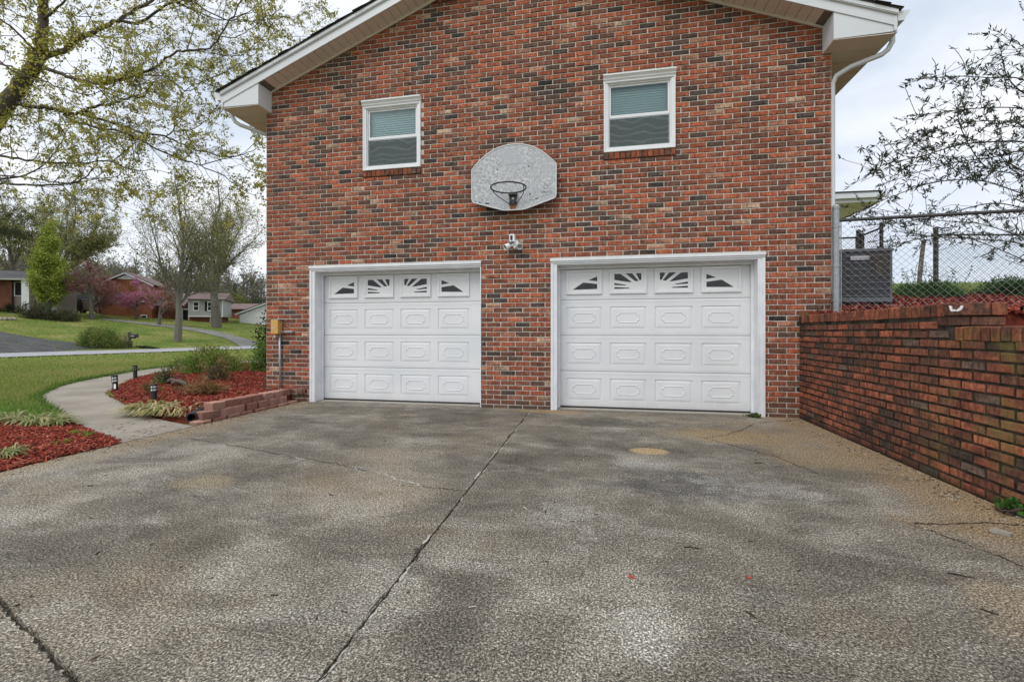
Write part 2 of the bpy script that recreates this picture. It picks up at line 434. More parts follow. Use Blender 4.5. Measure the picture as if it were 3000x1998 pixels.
class MB:
    def __init__(self):
        self.v, self.f, self.c = [], [], []
        self.n = 0
        self.bulk = []

    def add(self, vs, fs, col=(1, 1, 1)):
        b = self.n
        self.v.extend([tuple(p) for p in vs])
        self.f.extend([tuple(i + b for i in q) for q in fs])
        if col and hasattr(col[0], '__len__'):
            self.c.extend(col)
        else:
            self.c.extend([col] * len(vs))
        self.n += len(vs)
        return self

    def box(self, x0, x1, y0, y1, z0, z1, col=(1, 1, 1), mtx=None):
        vs = [(x0, y0, z0), (x1, y0, z0), (x1, y1, z0), (x0, y1, z0), (x0, y0, z1), (x1, y0, z1), (x1, y1, z1), (x0, y1, z1)]
        if mtx is not None:
            vs = [tuple(mtx @ Vector(p)) for p in vs]
        return self.add(vs, [(0, 3, 2, 1), (4, 5, 6, 7), (0, 1, 5, 4), (1, 2, 6, 5), (2, 3, 7, 6), (3, 0, 4, 7)], col)

    def bevbox(self, x0, x1, y0, y1, z0, z1, b=0.005, col=(1, 1, 1), mtx=None):
        """A box with chamfered edges (24 corners)."""
        vs, idx = [], {}
        xs, ys, zs = (x0, x1), (y0, y1), (z0, z1)
        for i in (0, 1):
            for j in (0, 1):
                for k in (0, 1):
                    sx, sy, sz = (1 - 2 * i) * b, (1 - 2 * j) * b, (1 - 2 * k) * b
                    for ax, q in enumerate(((0, sy, sz), (sx, 0, sz), (sx, sy, 0))):
                        idx[(i, j, k, ax)] = len(vs)
                        vs.append((xs[i] + q[0], ys[j] + q[1], zs[k] + q[2]))
        fs = []
        for i in (0, 1):
            o = [(0, 0), (1, 0), (1, 1), (0, 1)]
            if i == 0:
                o = o[::-1]
            fs.append([idx[(i, a, c, 0)] for a, c in o])
            fs.append([idx[(c, i, a, 1)] for a, c in o])
            fs.append([idx[(a, c, i, 2)] for a, c in o])
        for a in (0, 1):
            for c in (0, 1):
                s = (a + c) % 2
                e = [idx[(0, a, c, 1)], idx[(1, a, c, 1)], idx[(1, a, c, 2)], idx[(0, a, c, 2)]]
                fs.append(e[::-1] if s else e)
                e = [idx[(a, 0, c, 2)], idx[(a, 1, c, 2)], idx[(a, 1, c, 0)], idx[(a, 0, c, 0)]]
                fs.append(e if s == 0 else e[::-1])
                e = [idx[(a, c, 0, 0)], idx[(a, c, 1, 0)], idx[(a, c, 1, 1)], idx[(a, c, 0, 1)]]
                fs.append(e if s == 0 else e[::-1])
                for k in (0, 1):
                    tr = [idx[(a, c, k, 0)], idx[(a, c, k, 1)], idx[(a, c, k, 2)]]
                    fs.append(tr if (a + c + k) % 2 else tr[::-1])
        if mtx is not None:
            vs = [tuple(mtx @ Vector(p)) for p in vs]
        return self.add(vs, fs, col)

    def prism(self, pts, axis, a, b, col=(1, 1, 1), mtx=None):
        """Extrude a 2-D outline (list of pairs) along an axis from a to b."""
        def p3(p, h):
            return {'x': (h, p[0], p[1]), 'y': (p[0], h, p[1]), 'z': (p[0], p[1], h)}[axis]
        n = len(pts)
        vs = [p3(p, a) for p in pts] + [p3(p, b) for p in pts]
        if mtx is not None:
            vs = [tuple(mtx @ Vector(p)) for p in vs]
        fs = [tuple(range(n))[::-1], tuple(range(n, 2 * n))] + [(i, (i + 1) % n, n + (i + 1) % n, n + i) for i in range(n)]
        return self.add(vs, fs, col)

    def plate(self, loops, y0, y1, col=(1, 1, 1)):
        """Plate in the XZ plane with holes: loops[0] outer, the rest holes; y0 front, y1 back."""
        flat = [p for l in loops for p in l]
        tri = tessellate_polygon([[Vector((p[0], p[1], 0)) for p in l] for l in loops])
        n = len(flat)
        vs = [(p[0], y0, p[1]) for p in flat] + [(p[0], y1, p[1]) for p in flat]
        fs = [tuple(q) for q in tri] + [tuple(i + n for i in q[::-1]) for q in tri]
        k = 0
        for l in loops:
            m = len(l)
            fs += [(k + i, k + (i + 1) % m, n + k + (i + 1) % m, n + k + i) for i in range(m)]
            k += m
        return self.add(vs, fs, col)

    def tube(self, pts, r, sides=8, col=(1, 1, 1), cap=True):
        pts = [Vector(p) for p in pts]
        n = len(pts)
        rs = [r] * n if not hasattr(r, '__len__') else list(r)
        vs, fs = [], []
        up = Vector((0.13, 0.31, 0.94))
        for i, p in enumerate(pts):
            d = (pts[min(i + 1, n - 1)] - pts[max(i - 1, 0)])
            d.normalize()
            a = d.cross(up)
            if a.length < 1e-3:
                a = d.cross(Vector((1, 0, 0)))
            a.normalize()
            c = a.cross(d)
            for k in range(sides):
                th = 2 * math.pi * k / sides
                vs.append(p + (a * math.cos(th) + c * math.sin(th)) * rs[i])
        for i in range(n - 1):
            for k in range(sides):
                k2 = (k + 1) % sides
                fs.append((i * sides + k, i * sides + k2, (i + 1) * sides + k2, (i + 1) * sides + k))
        if cap:
            fs.append(tuple(range(sides))[::-1])
            fs.append(tuple(range((n - 1) * sides, n * sides)))
        return self.add(vs, fs, col)

    def lathe(self, prof, o=(0, 0, 0), axis=(0, 0, 1), sides=16, col=(1, 1, 1)):
        """prof: (radius, height) pairs along axis from point o."""
        q = Vector((0, 0, 1)).rotation_difference(Vector(axis).normalized())
        vs, fs = [], []
        for r, h in prof:
            for k in range(sides):
                th = 2 * math.pi * k / sides
                vs.append(q @ Vector((r * math.cos(th), r * math.sin(th), h)) + Vector(o))
        n = len(prof)
        for i in range(n - 1):
            for k in range(sides):
                k2 = (k + 1) % sides
                fs.append((i * sides + k, i * sides + k2, (i + 1) * sides + k2, (i + 1) * sides + k))
        fs.append(tuple(range(sides))[::-1])
        fs.append(tuple(range((n - 1) * sides, n * sides)))
        return self.add(vs, fs, col)

    def blob(self, c, rx, ry, rz, rng, j=0.15, col=(1, 1, 1), seg=8, ring=5):
        vs, fs = [], []
        for i in range(ring + 1):
            ph = math.pi * i / ring
            for k in range(seg):
                th = 2 * math.pi * k / seg
                f = 1 + rng.uniform(-j, j)
                vs.append((c[0] + rx * f * math.sin(ph) * math.cos(th), c[1] + ry * f * math.sin(ph) * math.sin(th), c[2] + rz * f * math.cos(ph)))
        for i in range(ring):
            for k in range(seg):
                k2 = (k + 1) % seg
                fs.append((i * seg + k, (i + 1) * seg + k, (i + 1) * seg + k2, i * seg + k2))
        return self.add(vs, fs, col)

    def arr(self, vs, fs, cs):
        """Bulk arrays: vs (n,3), fs (m,k), cs (n,3)."""
        self.bulk.append((np.asarray(vs, float), np.asarray(fs, int), np.asarray(cs, float)))
        return self

    def empty(self):
        return self.n == 0 and not self.bulk

    def mesh(self, name, origin=(0, 0, 0), smooth=False):
        V = [np.asarray(self.v, float).reshape(-1, 3)] if self.n else []
        C = [np.asarray(self.c, float).reshape(-1, 3)] if self.n else []
        F = list(self.f)
        k = self.n
        for v, f, c in self.bulk:
            V.append(v)
            C.append(c)
            F += (f + k).tolist()
            k += len(v)
        V = np.concatenate(V) - np.asarray(origin, float)
        C = np.concatenate(C)
        me = bpy.data.meshes.new(name)
        me.from_pydata(V.tolist(), [], F)
        a = me.color_attributes.new('Col', 'FLOAT_COLOR', 'POINT')
        a.data.foreach_set('color', np.concatenate([C, np.ones((len(C), 1))], 1).astype(np.float32).ravel())
        if smooth:
            me.polygons.foreach_set('use_smooth', [True] * len(me.polygons))
        me.update()
        return me

    def build(self, name, m, parent=None, smooth=False, origin=None, **props):
        if parent is not None:
            org = WORLD[parent.name]
        else:
            org = Vector(origin) if origin is not None else Vector((0, 0, 0))
        me = self.mesh(name, org, smooth)
        me.materials.append(M[m] if isinstance(m, str) else m)
        return place(name, me, org, parent, **props)


def place(name, me, loc, parent=None, **props):
    o = bpy.data.objects.new(name, me)
    COL.objects.link(o)
    loc = Vector(loc)
    if parent is not None:
        o.parent = parent
        o.location = loc - WORLD[parent.name]
    else:
        o.location = loc
    WORLD[o.name] = loc
    for k, v in props.items():
        if v is not None:
            o[k] = v
    return o


def thing(name, label, cat, loc=(0, 0, 0), group=None):
    o = bpy.data.objects.new(name, None)
    COL.objects.link(o)
    o.location = loc
    o.empty_display_size = 0.2
    WORLD[o.name] = Vector(loc)
    o['label'] = label
    o['category'] = cat
    if group:
        o['group'] = group
    return o


def segs_to(mb, segs, sides=3, cols=None):
    """segs: list of (p0, p1, r0, r1) -> tapered prisms; cols: list of rgb or one rgb."""
    if not segs:
        return
    a = np.array([(*s[0], *s[1], s[2], s[3]) for s in segs], float)
    p0, p1, r0, r1 = a[:, 0:3], a[:, 3:6], a[:, 6], a[:, 7]
    d = p1 - p0
    d /= np.maximum(np.linalg.norm(d, axis=1, keepdims=True), 1e-6)
    u = np.cross(d, [0.13, 0.31, 0.94])
    u /= np.maximum(np.linalg.norm(u, axis=1, keepdims=True), 1e-6)
    v = np.cross(u, d)
    rings = []
    for p, r in ((p0, r0), (p1, r1)):
        for k in range(sides):
            th = 2 * math.pi * k / sides
            rings.append(p + (u * math.cos(th) + v * math.sin(th)) * r[:, None])
    V = np.stack(rings, 1)                                     # n, 2*sides, 3
    n = len(segs)
    F = []
    base = np.arange(n)[:, None] * (2 * sides)
    for k in range(sides):
        k2 = (k + 1) % sides
        F.append(base + np.array([[k, k2, sides + k2, sides + k]]))
    F = np.concatenate(F)
    if cols is None:
        cols = (0.12, 0.10, 0.085)
    Cc = np.asarray(cols, float)
    C = np.tile(Cc, (n * 2 * sides, 1)) if Cc.ndim == 1 else np.repeat(Cc, 2 * sides, 0)
    mb.arr(V.reshape(-1, 3), F, C)


def leaves_to(mb, P, D, S, W, cols, rs):
    """Leaf blades: P base (n,3), D direction (n,3), S length, W width; a rhombus folded along its midrib."""
    P, D = np.asarray(P, float), np.asarray(D, float)
    n = len(P)
    if n == 0:
        return
    S = np.broadcast_to(np.asarray(S, float), (n,))
    W = np.broadcast_to(np.asarray(W, float), (n,))
    D = D / np.maximum(np.linalg.norm(D, axis=1, keepdims=True), 1e-6)
    rv = rs.normal(size=(n, 3))
    u = np.cross(D, rv)
    u /= np.maximum(np.linalg.norm(u, axis=1, keepdims=True), 1e-6)
    nn = np.cross(u, D)
    mid = P + D * (S * 0.5)[:, None]
    V = np.stack([P, mid + u * (W * 0.5)[:, None] + nn * (W * 0.15)[:, None], P + D * S[:, None] - nn * (S * 0.12)[:, None],
                  mid - u * (W * 0.5)[:, None] + nn * (W * 0.15)[:, None]], 1)
    base = np.arange(n)[:, None] * 4
    F = np.concatenate([base + np.array([[0, 1, 2]]), base + np.array([[0, 2, 3]])])
    Cc = np.asarray(cols, float)
    C = np.tile(Cc, (n * 4, 1)) if Cc.ndim == 1 else np.repeat(Cc, 4, 0)
    mb.arr(V.reshape(-1, 3), F, C)


def pick_cols(rs, n, pal, jit=0.25):
    pal = np.asarray(pal, float)
    c = pal[rs.integers(0, len(pal), n)]
    return c * (1 + rs.uniform(-jit, jit, (n, 1)))

# ------------------------------------------------------------------ the setting
def h_ground(X, Y):
    q = (X + 30.2) * -.967 + (Y - 9.7) * .253
    z = -0.03
    if q > 0:
        z = .125 * min(q, 22) + .05 * max(0, min(q, 60) - 22)
        if q > 60:
            z += .11 * min(q - 60, 110)
        z += -0.03 * max(0, 1 - q / 3)
    return z


def sheet(xs, ys, hf):
    vs = [(x, y, hf(x, y)) for y in ys for x in xs]
    nx = len(xs)
    fs = [(j * nx + i, j * nx + i + 1, (j + 1) * nx + i + 1, (j + 1) * nx + i) for j in range(len(ys) - 1) for i in range(nx - 1)]
    return vs, fs


mb = MB()
xs = [-500, -300, -220] + list(range(-180, -24, 3)) + [-24, -20, -15, -10, -5, 0, 10, 40, 120, 400]
ys = [-300, -100, -40, -20, -10, -4] + list(range(0, 100, 4)) + list(range(100, 220, 10)) + [300, 500]
mb.add(*sheet(xs, ys, h_ground))
mb.build('ground', 'lawn', kind='structure', smooth=True)

# terrace behind the retaining wall
def h_terr(X, Y):
    if Y < -0.2:
        z = 1.20 if Y > -2.5 else 1.02
    else:
        pts = [(-0.2, 1.22), (0.0, 1.32), (0.5, 1.41), (1.3, 1.55), (2.9, 1.78), (5.3, 2.10), (7, 2.14), (14, 1.9), (90, 0.5)]
        z = pts[-1][1]
        for (a, za), (b, zb) in zip(pts, pts[1:]):
            if a <= Y <= b:
                z = za + (zb - za) * (Y - a) / (b - a)
                break
    return z


TX = [2.48, 2.72, 2.8, 3.2, 3.7, 4.3, 5, 6, 7, 8, 10, 14, 20, 40, 90]
TY = [-4.6, -3.5, -2.52, -2.40, -1.5, -0.6, -0.2, 0, .25, .5, .9, 1.3, 2, 2.9, 4, 5.3, 6, 7, 10, 14, 30, 90]
mb = MB()
mb.add(*sheet(TX, TY, h_terr))
n = len(TX)
for j in range(len(TY) - 1):        # the bank's faces below, so that it is a solid step
    a, b = TY[j], TY[j + 1]
    mb.add([(2.48, a, -.03), (2.48, b, -.03), (2.48, b, h_terr(2.48, b)), (2.48, a, h_terr(2.48, a))], [(0, 3, 2, 1)])
for i in range(n - 1):
    a, b = TX[i], TX[i + 1]
    mb.add([(a, -4.6, -.03), (b, -4.6, -.03), (b, -4.6, 1.02), (a, -4.6, 1.02)], [(0, 1, 2, 3)])
mb.build('terrace_ground', 'lawn', kind='structure')

# driveway slabs with open joints
rg = random.Random(5)


def rough_line(p, q, n, j):
    o = []
    for i in range(n + 1):
        k = i / n
        jx = rg.uniform(-j, j) if 0 < i < n else 0
        jy = rg.uniform(-j, j) if 0 < i < n else 0
        o.append((p[0] + (q[0] - p[0]) * k + jx, p[1] + (q[1] - p[1]) * k + jy))
    return o


def wander(p, q, n, amp):
    d = Vector((q[0] - p[0], q[1] - p[1]))
    nr = Vector((-d.y, d.x)).normalized()
    o, ph = [], [rg.uniform(0, 6.28) for _ in range(6)]
    for i in range(n + 1):
        k = i / n
        s = sum(math.sin(k * f + ph[j]) / (j + 1) for j, f in enumerate((9, 23, 61, 140, 310, 520))) * amp * .45 * (0 if i in (0, n) else 1)
        o.append((p[0] + d.x * k + nr.x * s + rg.uniform(-.002, .002), p[1] + d.y * k + nr.y * s + rg.uniform(-.002, .002)))
    return o


def slab_mesh(poly, z, th=0.1):
    m = MB()
    n = len(poly)
    tri = tessellate_polygon([[Vector((p[0], p[1], 0)) for p in poly]])
    vs = [(p[0], p[1], z) for p in poly] + [(p[0], p[1], z - th) for p in poly]
    fs = []
    for q in tri:
        a, b, c = [Vector((poly[i][0], poly[i][1], 0)) for i in q]
        fs.append(tuple(q) if (b - a).cross(c - a).z > 0 else tuple(q)[::-1])
    fs += [(i, (i + 1) % n, n + (i + 1) % n, n + i) for i in range(n)]
    m.add(vs, fs)
    return m


M['joint_fill'] = simple('joint_fill', (0.10, 0.09, 0.075), 0.95, var=0.6, scale=25, bump=0.4)
base = MB()
base.add([(-7, -14, -.028), (2.42, -14, -.028), (2.42, .3, -.028), (-4.58, .3, -.028), (-4.58, -4.0, -.028), (-7, -4.0, -.028)], [(0, 1, 2, 3, 4, 5)])
drive = base.build('driveway', 'joint_fill', kind='structure')
jl = rough_line((-1.010, .26), (-.858, -5.46), 260, .0020)
jr = [(x + .0115 + rg.uniform(-.005, .005), y) for x, y in jl]
j2 = wander((-.86, -5.47), (-4.5, -4.14), 260, .016)
j2b = [(x - .004, y - .018 + rg.uniform(-.007, .007)) for x, y in j2]
left = [(-4.585, .26)] + jl + j2[1:] + [(-4.53, -3.7), (-4.57, -3.3)] + rough_line((-4.575, -3.1), (-4.585, -.4), 30, .008)
slab_mesh(left[::-1], 0.0).build('concrete_slab', 'drive', drive)
right = jr + [(-.60, -14), (2.395, -14), (2.395, .0), (2.2, .0), (2.2, .26)]
slab_mesh(right[::-1] if False else right, 0.0).build('concrete_slab', 'drive', drive)
front = j2b + [(-7, -4.2), (-7, -14), (-.62, -14), (-.848, -5.47)]
slab_mesh(front[::-1], 0.0).build('concrete_slab', 'drive', drive)


def ribbon(pts, w, z, rng, jit=0.6):
    m = MB()
    L = []
    for i, p in enumerate(pts):
        a = Vector((*pts[max(0, i - 1)], 0))
        b = Vector((*pts[min(len(pts) - 1, i + 1)], 0))
        d = (b - a).normalized()
        nrm = Vector((-d.y, d.x, 0))
        ww = w * rng.uniform(1 - jit, 1 + jit) * (0.25 if i in (0, len(pts) - 1) else 1)
        L.append((Vector((*p, z)) + nrm * ww / 2, Vector((*p, z)) - nrm * ww / 2))
    vs = [q for ab in L for q in ab]
    m.add(vs, [(2 * i, 2 * i + 1, 2 * i + 3, 2 * i + 2) for i in range(len(pts) - 1)])
    return m


def wiggle(pts, n, j, rng):
    o = []
    for (a, b) in zip(pts, pts[1:]):
        for i in range(n):
            k = i / n
            o.append((a[0] + (b[0] - a[0]) * k + rng.uniform(-j, j), a[1] + (b[1] - a[1]) * k + rng.uniform(-j, j)))
    o.append(pts[-1])
    return o


M['crack_pale'] = simple('crack_efflorescence', (0.42, 0.40, 0.36), 0.95, var=0.3, scale=40)
M['crack_dark'] = simple('crack_dirt', (0.045, 0.038, 0.03), 0.95, var=0.3, scale=40)
for pts, wd, m in [
        ([(-4.18, -2.43), (-3.4, -2.62), (-2.67, -2.83), (-2.2, -2.93), (-1.77, -3.09)], .008, 'crack_dark'),
        ([(-1.95, -3.02), (-1.62, -3.13), (-1.45, -3.24), (-1.26, -3.32)], .016, 'crack_pale'),
        ([(-2.75, -2.82), (-2.45, -2.89)], .014, 'crack_pale'),
        ([(-1.26, -3.325), (-1.1, -3.345), (-.93, -3.35)], .006, 'crack_dark'),
        ([(-2.35, -.12), (-2.55, -.3), (-2.72, -.42)], .018, 'crack_pale'),
        ([(1.1, -.15), (1.3, -.4), (1.38, -.62)], .008, 'crack_pale'),
        ([(-.05, -.1), (-.25, -.35)], .006, 'crack_pale'),
        ([(2.38, -.12), (2.1, -.3), (1.75, -.45), (1.45, -.95), (1.25, -1.2)], .010, 'crack_dark'),
        ([(1.25, -1.2), (1.0, -1.4), (1.45, -2.0), (1.6, -2.5)], .006, 'crack_dark'),
        ([(2.39, -3.26), (2.1, -3.28), (1.85, -3.36), (1.68, -3.37)], .010, 'crack_dark'),
        ([(1.68, -3.37), (1.8, -3.6), (1.95, -3.9), (2.05, -4.1)], .006, 'crack_dark'),
        ([(-.9, -1.9), (-.3, -1.86), (.2, -1.98)], .005, 'crack_dark')]:
    ribbon(wiggle(pts, 9, .018, rg), wd, 0.003, rg).build('crack', m, drive)

for i in range(0, 250, 5):                       # pale dust and broken edges along the middle joint
    if rg.random() < .62:
        n_ = rg.randint(4, 9)
        src = jl if rg.random() < .4 else jr
        off_ = -.006 if src is jl else .006
        pts = [(x_ + off_ + rg.uniform(-.003, .003), y_) for x_, y_ in src[i:i + n_]]
        if len(pts) > 2:
            ribbon(pts, rg.uniform(.006, .015), 0.002, rg).build('joint_edge', rg.choice(['crack_pale', 'crack_pale', 'crack_dark']), drive)

# walkway curving round the bed to the front door
outer = [(-4.59, -2.72), (-5.27, -2.43), (-6.19, -2.06), (-6.75, -1.80), (-7.11, -1.61), (-8.1, -1.1), (-9.2, -.45), (-10.5, .72), (-11.36, 1.8), (-12.0, 2.9), (-12.9, 4.5), (-13.2, 6.5), (-12.6, 9)]
inner = [(-4.59, -1.93), (-5.48, -1.62), (-6.23, -1.19), (-6.6, -1.0), (-7.1, -.72), (-7.8, -.3), (-8.54, .16), (-10.45, 2.1), (-10.95, 2.9), (-11.4, 3.8), (-12.0, 5.1), (-12.1, 6.5), (-11.5, 9)]


def dense(l, n=5):
    o = []
    for i in range(len(l) - 1):
        p0, p1, p2, p3 = l[max(0, i - 1)], l[i], l[i + 1], l[min(len(l) - 1, i + 2)]
        for k in range(n):
            t_ = k / n
            o.append(tuple(0.5 * (2 * p1[c] + (p2[c] - p0[c]) * t_ + (2 * p0[c] - 5 * p1[c] + 4 * p2[c] - p3[c]) * t_ ** 2 + (3 * p1[c] - p0[c] - 3 * p2[c] + p3[c]) * t_ ** 3) for c in (0, 1)))
    o.append(l[-1])
    return o


do, di = dense(outer), dense(inner)
mb = MB()
mb.add([(p[0], p[1], -.022) for p in do + di[::-1]], [tuple(range(len(do) * 2))])
path = mb.build('path', 'mortar_old', kind='structure')
cut = [0, 24, 42, len(do) - 1]
for a, b in zip(cut, cut[1:]):
    po, pi_ = do[a:b + 1], di[a:b + 1]
    if a:
        po = [tuple(Vector(po[0]).lerp(Vector(po[1]), .02))] + po[1:]
        pi_ = [tuple(Vector(pi_[0]).lerp(Vector(pi_[1]), .02))] + pi_[1:]
    slab_mesh(po + pi_[::-1], 0.004, .08).build('concrete_slab', 'path', path)

# road along the front lawns, with the neighbours' drives
def strip_on_ground(name, A, B, m, lift):
    k = MB()
    vs = []
    for p, q in zip(A, B):
        for s in range(5):
            u = s / 4
            x_, y_ = p[0] + (q[0] - p[0]) * u, p[1] + (q[1] - p[1]) * u
            vs.append((x_, y_, max(h_ground(x_, y_), -.03) + lift))
    k.add(vs, [(i * 5 + s, i * 5 + s + 1, i * 5 + s + 6, i * 5 + s + 5) for i in range(len(A) - 1) for s in range(4)])
    return k.build(name, m, kind='structure')


rn, rf = [], []
for i in range(-10, 31):
    s = i * 2.5
    x_, y_ = -24.9 + .253 * s, 8.26 + .967 * s
    rn.append((x_, y_))
    rf.append((x_ - .967 * 5.3, y_ + .253 * 5.3))
strip_on_ground('road', rn, rf, 'road', .05)
A = [(-28.9, 15.6), (-30.4, 16.2), (-33.3, 15.6), (-36.6, 15.6), (-42, 16.2)]
B = [(-29.9, 10.0), (-31.2, 10.4), (-34.0, 10.6), (-37, 11.0), (-42, 12.2)]
A, B = dense(A, 8), dense(B, 8)
strip_on_ground('asphalt_drive', A, B, 'asphalt', .045)
A = dense([(-27.46, 26.1), (-33.61, 28.79), (-37.72, 28.99), (-40.74, 28.23), (-44.55, 27.0)], 10)
B = dense([(-25.83, 22.65), (-30.91, 25.97), (-35.97, 27.35), (-39.33, 27.03), (-43.53, 26.24)], 10)
strip_on_ground('gravel_drive', A, B, 'gdrive', .045)

# ------------------------------------------------------------------ the brick house
PITCH, COURSE, JT = .2113, .0686, .0130
XL, XR, EAVE_Z = -5.24, 2.765, 4.53
RIDGE_X, SLOPE = -1.237, .392


def z_rake(x):                                   # underside of the rake soffit at the wall
    return 4.846 + SLOPE * (min(x + 5.134, 2.668 - x)) + .016


BR_PAL = [((.41, .118, .060), 24), ((.345, .098, .051), 22), ((.28, .088, .050), 17), ((.225, .084, .053), 13), ((.165, .076, .052), 10), ((.118, .070, .053), 7.5),
          ((.085, .063, .055), 4.5), ((.045, .037, .035), 1.6), ((.46, .22, .14), 4.5), ((.54, .38, .26), 3.2)]
OLD_PAL = [((.36, .118, .066), 28), ((.285, .098, .057), 28), ((.215, .082, .052), 20), ((.15, .066, .046), 11), ((.085, .055, .045), 5), ((.19, .125, .095), 2)]


def pal_pick(pal, rng):
    s = sum(w_ for _, w_ in pal)
    r = rng.uniform(0, s)
    for c, w_ in pal:
        r -= w_
        if r <= 0:
            break
    f = rng.uniform(.85, 1.15)
    return tuple(x_ * f for x_ in c)


def brick_geo(L, H, D, rng, col, ch=.0045, j=.0014, rim=.55):
    """A brick with its worn face towards -Y, centred on its face; returns verts, faces, colours."""
    hx, hz = L / 2, H / 2
    y0 = rng.uniform(-.0028, .0015)
    J = lambda: rng.uniform(-j, j)
    back = [(sx * hx, D, sz * hz) for sx, sz in ((-1, -1), (1, -1), (1, 1), (-1, 1))]
    mid = [(sx * hx + J(), y0 + ch, sz * hz + J()) for sx, sz in ((-1, -1), (1, -1), (1, 1), (-1, 1))]
    fr = [(sx * (hx - ch) + J(), y0 + J() * .8, sz * (hz - ch) + J()) for sx, sz in ((-1, -1), (1, -1), (1, 1), (-1, 1))]
    vs = back + mid + fr
    fs = [(8, 9, 10, 11)]
    for i in range(4):
        k = (i + 1) % 4
        fs += [(4 + i, 4 + k, 8 + k, 8 + i), (i, k, 4 + k, 4 + i)]
    e = .45
    col = tuple(col)
    cs = [tuple(x_ * e for x_ in col)] * 4 + [tuple(x_ * rim for x_ in col)] * 4 + [tuple(x_ * g_ for x_ in col) for g_ in [rng.uniform(.8, 1.2) for _ in range(4)]]  # chamfer shading painted in: edge and joint-side corners get a darker colour
    elif_ = rng.random()
    if elif_ < .42:                                    # fired darker towards one end or along one edge
        f_ = rng.uniform(.25, .8)
        dk = (.115, .068, .050)
        for i in rng.choice(((8, 11), (9, 10), (8, 9), (8, 11))):
            cs[i] = tuple(a_ * (1 - f_) + b_ * f_ for a_, b_ in zip(col, dk))
    if col[2] > .13:                                   # pale face burnt off the red body in blotches
        for i in range(8, 12):
            if rng.random() < .45:
                cs[i] = (.36, .12, .07)
    return vs, fs, cs


house = thing('brick_house', 'two storey red brick house gable with two white garage doors and white eaves', 'house', (RIDGE_X, 0, 0))
rb = random.Random(11)

# openings in the gable wall: x0, x1, z0, z1
DOORS = [(-4.455, -1.72), (-.72, 2.005)]
DTOP = 2.085
WINS = [(-3.56, -2.635), (0.0, .925)]
WZ = (3.50, 4.535)
VENT = (-2.52, .05, 5.965, 6.2)
OPEN = [(a, b, -1, DTOP) for a, b in DOORS] + [(a, b, *WZ) for a, b in WINS]

apex = z_rake(RIDGE_X)
outline = [(XL, -.05)]
for a, b in DOORS:
    outline += [(a, -.05), (a, DTOP), (b, DTOP), (b, -.05)]
outline += [(XR, -.05), (XR, z_rake(XR)), (RIDGE_X, apex), (XL, z_rake(XL))]
mb = MB()
mb.plate([outline] + [[(a, WZ[0]), (b, WZ[0]), (b, WZ[1]), (a, WZ[1])] for a, b in WINS], .009, .20)
wall = mb.build('wall', 'mortar', house)
t = NT('brick_courses_far')
bt = t.new('ShaderNodeTexBrick')
bt.inputs['Scale'].default_value = 1.0
bt.inputs['Brick Width'].default_value = PITCH
bt.inputs['Row Height'].default_value = COURSE
bt.inputs['Mortar Size'].default_value = .005
bt.inputs['Color1'].default_value = (.36, .09, .045, 1)
bt.inputs['Color2'].default_value = (.13, .07, .05, 1)
bt.inputs['Mortar'].default_value = (.42, .36, .30, 1)
s_ = t.xyz()
cb_ = t.new('ShaderNodeCombineXYZ')
t.l.new(t.math('ADD', s_[0], s_[1]), cb_.inputs[0])
t.l.new(s_[2], cb_.inputs[1])
t.l.new(cb_.outputs[0], bt.inputs['Vector'])
M['brick_side'] = t.done(bt.outputs[0], .9)
for xa, xb in ((XL, XL + .2), (XR - .2, XR)):
    MB().box(xa, xb, .201, 12, -.05, 4.9).build('side_wall', 'brick_side', house)
MB().box(XL + .2, XR - .2, 11.8, 12, -.05, 4.9).build('rear_wall', 'brick_side', house)
MB().box(XL + .2, XR - .2, .9, 1.0, 0, 4.8).build('inner_partition', 'void', house)
MB().box(VENT[0], VENT[1], -.004, .008, VENT[2], VENT[3]).build('gable_vent', 'white', house)

# every brick of the gable
full, cutb = [], []
k = 0
z = .0
NK = int(apex / COURSE) + 1
for k in range(NK):
    z0 = k * COURSE - .02
    zc = z0 + COURSE / 2
    off = (0 if k % 2 else PITCH / 2)
    i = -1
    x_ = XL - off
    spans = []
    while x_ < XR:
        a, b = max(x_, XL), min(x_ + PITCH, XR)
        if b - a > .03:
            spans.append((a + JT / 2, b - JT / 2))
        x_ += PITCH
    for (oa, ob, oz0, oz1) in OPEN:
        if oz0 < zc < oz1:
            ns = []
            for a, b in spans:
                if b <= oa or a >= ob:
                    ns.append((a, b))
                else:
                    if a < oa - .03:
                        ns.append((a, oa - .002))
                    if b > ob + .03:
                        ns.append((ob + .002, b))
            spans = ns
    for a, b in spans:
        if zc - COURSE * .5 > z_rake((a + b) / 2):
            continue
        if VENT[0] - .05 < a and b < VENT[1] + .05 and 5.86 < zc < 6.2:
            continue
        (full if b - a > PITCH * .9 else cutb).append(((a + b) / 2, zc, b - a))

variants = []
for i in range(72):
    vr = random.Random(100 + i)
    m = MB()
    m.add(*brick_geo(PITCH - JT, COURSE - JT, .03, vr, pal_pick(BR_PAL, vr)))
    me = m.mesh('brick')
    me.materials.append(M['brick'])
    variants.append(me)


def view_size(p, nrm):
    d = Vector(p) - CAM
    return abs(d.normalized().dot(nrm)) / d.length_squared


def in_frame(p, mgn=0.0):
    d = Vector(p) - CAM
    c_, s_ = math.cos(R(11.35)), math.sin(R(11.35))
    zz = -s_ * d.x + c_ * d.y
    if zz <= 0:
        return False
    u_ = (c_ * d.x + s_ * d.y) / zz * 1340 + 1500
    v_ = 973 - d.z / zz * 1340
    return mgn < u_ < 3000 - mgn and mgn < v_ < 1998 - mgn


def hidden_house(xc, zc):
    if -1.84 < xc < -.62 and 2.72 < zc < 3.62:
        return True
    return xc > 2.36 and zc < 1.28


